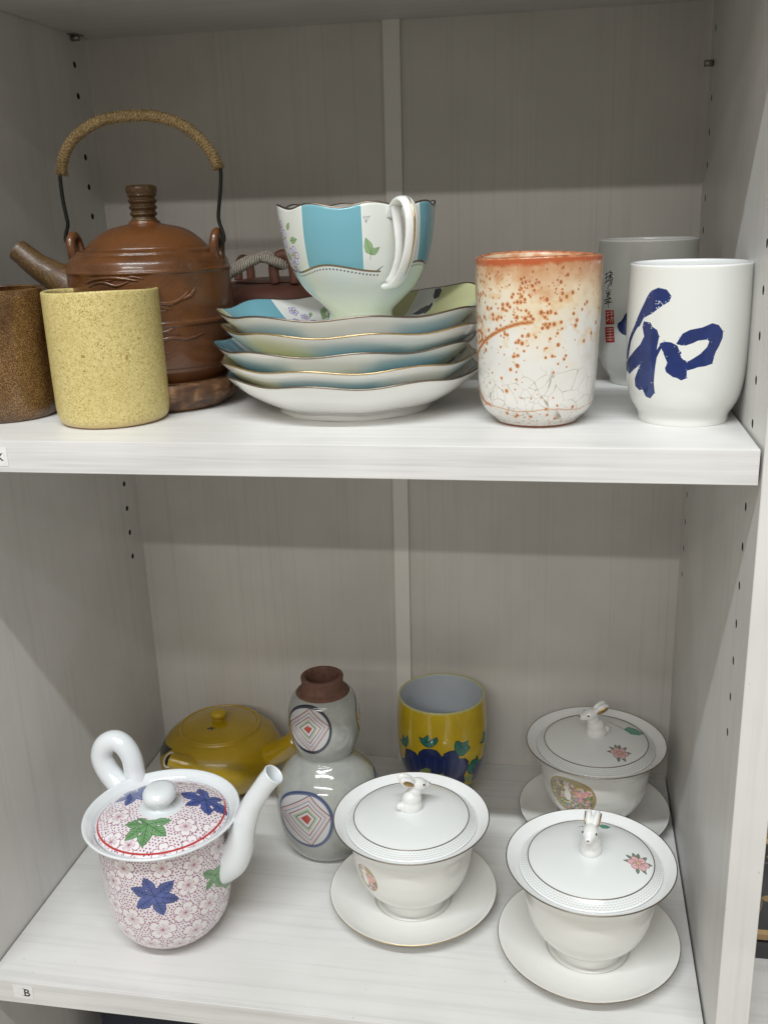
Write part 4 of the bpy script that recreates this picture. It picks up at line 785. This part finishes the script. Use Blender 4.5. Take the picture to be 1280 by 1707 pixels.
gb = thing('gourd_bottle', 'grey glazed double gourd bottle painted with nested diamond medallions', 'bottle', (gx, gy, gz))
lathe('body', [([(.0001, .001), (.034, .001), (.036, 0), (.038, 0)], 0), (smooth(PRO['gourd']), 0)], [GG], gb, 128)
t = NT('raw_brown_clay', rough=.8); n_ = t.noise(t.coord(), 200, 4); t.color(t.ramp(n_, [(.35, s2l((92, 64, 52))), (.65, s2l((108, 76, 62)))])); t.bump(n_, .08, .0005)
lathe('neck', [(smooth([(.0290, .1930), (.0294, .1945), (.0284, .1965), (.0250, .1990), (.0232, .2035), (.0230, .2080), (.0236, .2120), (.0228, .2138), (.0205, .2142), (.0185, .2125), (.0170, .206), (.0165, .190), (.0180, .150), (.0001, .148)], 4), 0)], [t.m], gb, 80)

# ---------------------------------------------------------------- yellow cup with blue flowers
S = S_of('gold_cup'); R0 = .0556; cv = Canvas(2*math.pi*R0, S, 5600, (194, 166, 34)); n_ = fbm(cv.H, cv.W, 20, 8, 23, 4)[..., None]; cv.a = cv.a*(.93+.12*n_)
K = lambda L: [(a_*R0, s_) for a_, s_ in L]
for off in (0, 2.15, -2.15):
    sh = lambda P: [(x_+off*R0, y_) for x_, y_ in P]
    for L in DEC['gc_blue']:
        P = sh(K(L)); cv.poly(P, (30, 44, 92), .97); cv.line(P, .0010, (14, 22, 50), .8, closed=True)
        cx0 = np.mean(P, 0)
        for k in range(7): cv.line([(cx0[0]+(k-3)*.009, cx0[1]-.02), (cx0[0]+(k-3)*.011, cx0[1]+.008)], .0012, (62, 74, 128), .55)
    for L in DEC['gc_teal']:
        P = sh(K(L)); cv.poly(P, (40, 112, 96), .95); cv.line(P, .0009, (18, 52, 60), .85, closed=True); c0 = np.mean(P, 0)
        for q in P[::2]: cv.line([tuple(c0), (c0[0]*.35+q[0]*.65, c0[1]*.35+q[1]*.65)], .0009, (20, 66, 66), .6)
    for L in DEC['gc_pale']: cv.poly(sh(K(L)), (134, 150, 86), .9)
for a_ in np.linspace(-math.pi, math.pi, 40): cv.disc(a_*R0, S-.0006, .004, (190, 180, 110), .35, .0014)
GC = porcelain('yellow_flower_glaze', rough=.12, coat=.5, img=cv.image('yellow_cup_painting'))
INB = porcelain('pale_blue_inner_glaze', (.58, .62, .66), rough=.14)
root, b, _ = mug('yellow_cup', 'gold_cup', 'tall yellow cup with dark blue flowers and teal leaves against the back panel', GC, INB, t=.0030)
RG = NT('celadon_rim', rough=.15, coat=.4); RG.color(s2l((178, 178, 128))); b.data.materials[2] = RG.m

# ---------------------------------------------------------------- yellow side handled teapot
yx, yy, yz = POS['gold_pot']
PG = [(.0300, 0), (.0400, .001), (.0560, .010), (.0700, .024), (.0775, .041), (.0760, .056), (.0680, .069), (.0575, .0780), (.0530, .0805), (.0515, .0825), (.0495, .0825), (.0485, .0810), (.0001, .080)]
S = arclen(smooth(PG, 5))[-1]; R0 = .0775; cv = Canvas(2*math.pi*R0, S, 3600, (172, 142, 22)); n_ = fbm(cv.H, cv.W, 20, 12, 43, 4)[..., None]; cv.a = cv.a*(.93+.12*n_)
L = [(a_*R0, s_) for a_, s_ in DEC['ypatch']]
for dx in (0, 3.3, ):
    P = [(x_+dx*R0, y_) for x_, y_ in L]; cv.poly(P, (34, 34, 36), .95)
    c0 = np.mean(P, 0)
    for k in range(5): cv.line([(c0[0]+(k-2)*.004, c0[1]-.005), (c0[0]+(k-1.5)*.004, c0[1]+.006)], .0008, (150, 150, 130), .8)
for dx in (2.2, 2.6): leaf(cv, (dx*R0, .098), .03, .5, (40, 60, 60), (20, 30, 30))
YG = porcelain('yellow_teapot_glaze', rough=.28, coat=.25, img=cv.image('yellow_teapot_painting'))
yp = thing('yellow_teapot', 'squat yellow side handled teapot with a bird on its lid, in the back left corner', 'teapot', (yx, yy, yz))
lathe('body', [(smooth(PG, 5), 0)], [YG], yp, 112)
RY = .05; cv = Canvas(2*RY, 2*RY, 5000, (170, 140, 20)); n_ = fbm(cv.H, cv.W, 8, 8, 53, 4)[..., None]; cv.a = cv.a*(.94+.10*n_)
bx, by = DEC['ybird'][0]; bx += 0; by += RY
cv.poly([(bx-.006, by+.0015), (bx-.003, by+.0005), (bx-.002, by+.004), (bx+.001, by+.0015), (bx+.006, by+.002), (bx+.002, by-.001), (bx+.001, by-.0045), (bx-.001, by-.0012), (bx-.005, by-.0020)], (24, 44, 40), .95)
lid = lathe('lid', [(smooth([(.0001, .0815), (.0475, .0815), (.0480, .0830), (.0440, .0850), (.0300, .0885), (.0150, .0900), (.0001, .0903)], 4), 0)], [planar('yellow_lid_glaze', cv.image('yellow_lid_painting'), RY, .16)], yp, 96)
YPL = NT('plain_yellow_glaze', rough=.15, coat=.5); YPL.color(YPL.ramp(YPL.noise(YPL.coord(), 30, 3), [(.3, s2l((168, 136, 20))), (.7, s2l((182, 152, 26)))]))
ring('lid_edge', .0492, .0828, .0016, YPL, lid)
lathe('lid_knob', [(smooth([(.0060, .0895), (.0058, .0920), (.0095, .0950), (.0108, .0985), (.0095, .1020), (.0055, .1042), (.0001, .1048)], 4), 0)], [YPL.m], lid, 40)
tube('handle', [(.056, -.012, .050), (.074, -.020, .058), (.090, -.028, .069), (.105, -.036, .082), (.119, -.044, .096)], [.0165, .0158, .0152, .0148, .0150], YPL.m, yp, seg=24)
sp = tube('spout', [(.000, -.050, .046), (-.014, -.062, .058), (-.028, -.068, .0665), (-.040, -.070, .0710)], [.020, .0150, .0105, .0088], YPL.m, yp, seg=24, caps=False)
rg = ring('spout_lip', .0088, 0, .0012, porcelain('cream_lip', (.66, .64, .50)), sp); rg.location = (-.0400, -.070, .0710); rg.rotation_euler = (math.radians(35), math.radians(-35), 0)
dk = lathe('spout_mouth', [([(.0001, -.001), (.0086, -.001)], 0)], [hol.m], sp, 24, (-.0400, -.070, .0710)); dk.rotation_euler = rg.rotation_euler

# ---------------------------------------------------------------- lidded rabbit cups on saucers
t = NT('pierced_band_porcelain', rough=.12, coat=.5); t.color((.80, .815, .81)); BAND0 = t.m
cv = Canvas(.40, .0105, 9000, (219, 222, 221))
for r_ in range(4):
    for k in range(112):
        x_ = -.2+.4*(k+(.5 if r_ % 2 else 0))/112; cv.disc(x_, .0012+r_*.0023, .00095, (178, 183, 184), .85, .0007); cv.disc(x_, .0017+r_*.0023, .00080, (240, 242, 242), .9, .0005)  # shade and highlight of each dimple painted as grey and white discs
BAND = porcelain('painted_dimple_band_glaze', rough=.12, coat=.4, img=cv.image('painted_dimple_shading'), bump=.02)
RAB = porcelain('rabbit_white_glaze', (.80, .805, .79), rough=.12)
def medallion(cv, c, w_l, w_r, hu, hd_, R0):
    X = lambda a: a*R0; P = []
    for i in range(40):
        f = 2*math.pi*i/40; P.append((X(c[0]+(w_r if math.cos(f) > 0 else w_l)*math.cos(f)), c[1]+(hu if math.sin(f) > 0 else hd_)*math.sin(f)))
    cv.poly(P, (176, 160, 116)); cv.line(P, .0012, (170, 140, 80), .9, closed=True)
    r_ = np.random.default_rng(2); cols = [(216, 150, 156), (226, 188, 190), (120, 140, 170), (110, 140, 100), (196, 176, 96), (160, 110, 120), (220, 214, 190), (92, 116, 84)]
    for k in range(420):
        f = r_.uniform(0, 2*math.pi); q = math.sqrt(r_.random())*.88; dx = q*math.cos(f); dy = q*math.sin(f)
        if dy > .62-.25*dx: continue
        x_ = X(c[0]+dx*(w_r if dx > 0 else w_l)); y_ = c[1]+dy*(hu if dy > 0 else hd_); cl_ = cols[r_.integers(len(cols))]
        cv.disc(x_, y_, .0018, cl_, .9, .0014); cv.disc(x_, y_, .0006, (235, 225, 200), .8)
    for a_, b_, rr_ in ((.45, .25, .0048), (.50, -.05, .0030), (.75, .35, .0030)):
        q = (X(c[0]+(a_-.15)*w_r), c[1]+(b_-.1)*hu)
        for k in range(5): f = 2*math.pi*k/5; cv.disc(q[0]+rr_*.7*math.cos(f), q[1]+rr_*.6*math.sin(f), rr_*.5, (222, 160, 168), .95)
        cv.disc(q[0], q[1], rr_*.35, (230, 206, 120))
    q = (X(c[0]-.22*w_l), c[1]+.05*hu); cv.disc(q[0], q[1]-.002, .0042, (238, 234, 228), 1, .0070); cv.disc(q[0]-.001, q[1]+.0075, .0032, (238, 234, 228))
    for s_ in (-.002, .0015): cv.disc(q[0]+s_, q[1]+.0125, .0013, (238, 234, 228), 1, .0045); cv.disc(q[0]+s_, q[1]+.0125, .0006, (210, 160, 160), 1, .0030)
def gaiwan(key, label, slabel, bunny_rz, med, liddec, grp='lidded rabbit cups on the lower shelf', seed=0):
    x0, y0, z0 = POS[key]
    S_ = thing('gaiwan_saucer', slabel, 'saucer', (x0, y0, z0), 0, 'gilt rimmed saucers under the rabbit cups')
    pr = smooth([(.0001, .0035), (.044, .0035), (.0455, .0020), (.0462, 0), (.0480, 0), (.0486, .0020), (.0500, .0040), (.0640, .0070), (.0780, .0115), (.0868, .0160), (.0877, .0170), (.0868, .0176), (.0780, .0140), (.0640, .0098), (.0500, .0072), (.0425, .0066), (.0410, .0060), (.0400, .0052), (.0385, .0050), (.0001, .0050)], 3)
    lathe('dish', [(pr, 0)], [WARMW], S_, 128); ring('gilt_rim', .0876, .0171, .00065, DGOLD if seed else GOLD, S_)
    root = thing('lidded_cup', label, 'lidded cup', (x0, y0, z0), 0, grp)
    Q_ = smooth([(r_, z_ if z_ > .02 else .0052+(z_-.008)*1.22) for r_, z_ in PRO['gaiwan']]); S1 = arclen(Q_)[-1]; R0 = .06; cvb = Canvas(2*math.pi*R0, S1, 5500, (230, 230, 225))
    if med: medallion(cvb, med[0], min(.52, med[0][0]-med[1][0]), med[2][0]-med[0][0], max(.010, med[3][1]-med[0][1]), max(.010, med[0][1]-med[4][1]), R0)
    gm = porcelain('rabbit_cup_glaze', rough=.10, coat=.5, img=cvb.image('rabbit_cup_painting'))
    lathe('bowl', [([(.0001, .0065), (.031, .0065), (.0325, .0052), (.0350, .0052)], 1), (Q_, 0), (smooth([(.0802, .1035), (.0798, .1045), (.0785, .1042), (.0730, .1010), (.0690, .0985), (.0672, .0962)], 4), 1), ([(.0672, .0962), (.0655, .0935), (.0625, .0905)], 1), ([(.0625, .0905), (.0580, .078), (.0500, .050), (.030, .025), (.0001, .022)], 1)], [gm, WHITE, BAND], root, 144)
    ring('gilt_rim', .0800, .1043, .00062, DGOLD, root, 128)
    cvl = Canvas(.124, .124, 5500, (228, 231, 230)); o3 = .062
    if liddec:
        lf, l0, l1, fl_, br = [(q[0], q[1]+o3) for q in liddec]; d_ = (l1[0]-l0[0], l1[1]-l0[1]); nn = (-d_[1], d_[0])
        P = [l0, (l0[0]+.3*d_[0]+.40*nn[0], l0[1]+.3*d_[1]+.40*nn[1]), (l0[0]+.7*d_[0]+.34*nn[0], l0[1]+.7*d_[1]+.34*nn[1]), l1, (l0[0]+.7*d_[0]-.36*nn[0], l0[1]+.7*d_[1]-.36*nn[1]), (l0[0]+.3*d_[0]-.42*nn[0], l0[1]+.3*d_[1]-.42*nn[1])]
        cvl.poly(P, (78, 150, 128), .95); cvl.line([l0, br], .0006, (90, 84, 80), .9)
        for k in range(6): t_ = k/6; cvl.line([(l0[0]*(1-t_)+br[0]*t_, l0[1]*(1-t_)+br[1]*t_), (l0[0]*(1-t_)+br[0]*t_+.0015, l0[1]*(1-t_)+br[1]*t_+.002)], .0007, (80, 76, 74), .8)
        for k, (dx, dy) in enumerate(((-.009, .007), (.007, .010), (0, .012), (-.002, -.012), (.010, .003), (-.011, .001), (-.005, .011), (.004, -.010))): leaf(cvl, (fl_[0]+dx*.6, fl_[1]+dy*.6), .0075, math.atan2(dy, dx)+.3*math.sin(k*3), (120, 138, 118), (76, 88, 80))
        for k in range(6):
            f = 2*math.pi*k/6; q = (fl_[0]+.0062*math.cos(f), fl_[1]+.0056*math.sin(f)); PP = rotp([(.7*math.cos(w), .62*math.sin(w)) for w in np.linspace(0, 2*math.pi, 12, endpoint=False)], f, q, .0058)
            cvl.poly(PP, (216, 178, 178), .95); cvl.line(PP, .0006, (150, 96, 100), .75, closed=True); cvl.line([(fl_[0], fl_[1]), q], .0007, (176, 110, 116), .7)
        cvl.disc(fl_[0], fl_[1], .0016, (206, 190, 130))
    lm = planar('rabbit_lid_glaze', cvl.image('rabbit_lid_painting'), .062, .09)
    lid = lathe('lid', [([(.0560, .0965), (.0640, .0960), (.0672, .0968), (.0680, .0978), (.0677, .0988), (.0668, .0992)], 1), ([(.0668, .0992), (.0630, .1020), (.0594, .1050)], 2), (smooth([(.0592, .1052), (.0500, .1083), (.0350, .1113), (.0200, .1128), (.0001, .1132)], 4), 0)], [lm, WHITE, BAND], root, 128)
    ring('gilt_line', .0594, .1053, .00050, DGOLD, lid, 128)
    rab = blob('rabbit_knob', [((0, 0, .004), (.0125, .0105, .010), (0, 0, 0)), ((.001, 0, .012), (.0105, .0090, .0100), (0, 0, 0)), ((.0045, 0, .0205), (.0078, .0070, .0085), (0, .3, 0)), ((.0085, 0, .0275), (.0098, .0074, .0070), (0, .25, 0)), ((.0160, 0, .0255), (.0052, .0046, .0042), (0, .3, 0)),
        ((-.0035, .0036, .0340), (.0100, .0035, .0056), (0, .55, -.12)), ((-.0035, -.0036, .0340), (.0100, .0035, .0056), (0, .55, .12)), ((-.012, 0, .006), (.0045, .0045, .0045), (0, 0, 0))], RAB, lid, .0008, 4)
    rab.location = (0, 0, .1120); rab.rotation_euler = (0, 0, bunny_rz)
    def bit(n_, c_, r_, m_, rot=(0, 0, 0)):
        bm = bmesh.new(); bmesh.ops.create_uvsphere(bm, u_segments=14, v_segments=8, radius=1, matrix=Matrix.Translation(c_) @ Matrix.Rotation(rot[2], 4, 'Z') @ Matrix.Rotation(rot[1], 4, 'Y') @ Matrix.Diagonal((*r_, 1)))
        me = bpy.data.meshes.new(n_); bm.to_mesh(me); bm.free(); me.materials.append(m_); me.polygons.foreach_set('use_smooth', np.ones(len(me.polygons), dtype=bool)); o = bpy.data.objects.new(n_, me); COL.objects.link(o)
        o.matrix_world = rab.matrix_basis; o.parent = lid; return o
    for s_ in (-1, 1):
        bit('rabbit_eye', (.0125, s_*.0062, .0292), (.0013, .0010, .0013), EYE); bit('rabbit_ear_lining', (-.0040, s_*.0069, .0340), (.0074, .0009, .0026), EARG, (0, .55, -.12*s_))
    bit('rabbit_nose', (.0208, 0, .0262), (.0008, .0013, .0007), EYE)
    return root
EYE = NT('dark_painted_dot', rough=.2, coat=.5); EYE.color(s2l((70, 58, 46))); EYE = EYE.m
EARG = metal('gilt_ear', (.50, .34, .16), .3)
gaiwan('g1', 'lidded cup with a rabbit knob facing right, between the gourd bottle and the right pair', 'saucer under the left rabbit cup beside the gourd bottle', math.radians(28), DEC['g1med'], None)
gaiwan('g2', 'lidded cup with a rabbit and flower medallion, farther back by the right wall', 'saucer half hidden under the rear rabbit cup by the right wall', math.radians(200), DEC['g2med'], DEC['g2lid'], seed=1)
gaiwan('g3', 'lidded cup with its rabbit knob facing forward, nearest at the lower right', 'saucer under the front right rabbit cup, nearest the shelf edge', math.radians(-100), None, DEC['g3lid'], seed=1)

# ---------------------------------------------------------------- things at the edges of the frame
NAVY = NT('navy_cloth_board', rough=.7); NAVY.color(NAVY.ramp(NAVY.noise(NAVY.coord(), 500, 3), [(.3, s2l((14, 18, 30))), (.7, s2l((24, 30, 46)))])); NAVY = NAVY.m
nb = thing('navy_box', 'dark navy box standing below the lowest shelf at the bottom edge', 'box', (.34, .12, -1.05))
box('carton', (-.300, 0, 0), (.30, .26, .36), NAVY, nb, bev=.002); box('carton_lid', (-.303, -.003, .361), (.303, .263, .43), NAVY, nb, bev=.002)
lb = thing('lacquer_box', 'black lacquer box with gold flowers in the next bay, cut off at right', 'box', (.7125, .13, ZL))
t = NT('black_lacquer', rough=.12, coat=.6); t.color((.014, .014, .018)); LQ = t.m
cv = Canvas(.26, .165, 4200, (26, 26, 32))
r_ = np.random.default_rng(12)
for k in range(60):
    q = (r_.uniform(-.13, .13), r_.uniform(0, .165)); gold = [(176, 152, 84), (150, 122, 66), (198, 180, 120), (120, 116, 96)][r_.integers(4)]
    if k % 2:
        for j in range(5): f = 2*math.pi*j/5+k; cv.poly(rotp([(0, 0), (.5, .34), (1, .2), (1.05, -.2), (.5, -.34)], f, q, .0105), gold, .95)
        cv.disc(q[0], q[1], .002, (90, 60, 30))
    else:
        P = [(q[0]+.03*math.cos(k+t_)*t_, q[1]+.03*math.sin(k+t_)*t_) for t_ in np.linspace(0, 1.2, 8)]; cv.line(P, .0008, gold, .9); leaf(cv, P[-1], .014, k, gold, (110, 90, 50))
cv.poly([(-.13, 0), (.13, 0), (.13, .006), (-.13, .006)], (150, 120, 80)); cv.poly([(-.13, .006), (.13, .006), (.13, .012), (-.13, .012)], (178, 150, 96)); cv.line([(-.13, .088), (.13, .088)], .0014, (104, 84, 104))
LQI = cv.image('lacquer_flowers')
t = NT('lacquer_gold_flowers', rough=.15, coat=.6); x = t.n('ShaderNodeTexImage'); x.image = LQI; t.l(t.n('ShaderNodeUVMap').outputs[0], x.inputs[0]); t.color(x.outputs[0]); LQF = t.m
box('chest', (0, .001, .020), (.26, .20, .185), LQ, lb, bev=.001)
add('flower_panel', [(0.0005, 0, .0205), (.2595, 0, .0205), (.2595, 0, .1845), (.0005, 0, .1845)], [(0, 1, 2, 3)], LQF, lb, uv=[(0, 0), (1, 0), (1, 1), (0, 1)], smooth=False)
box('plinth', (-.001, -.002, 0), (.262, .203, .0195), LQ, lb, bev=.001)
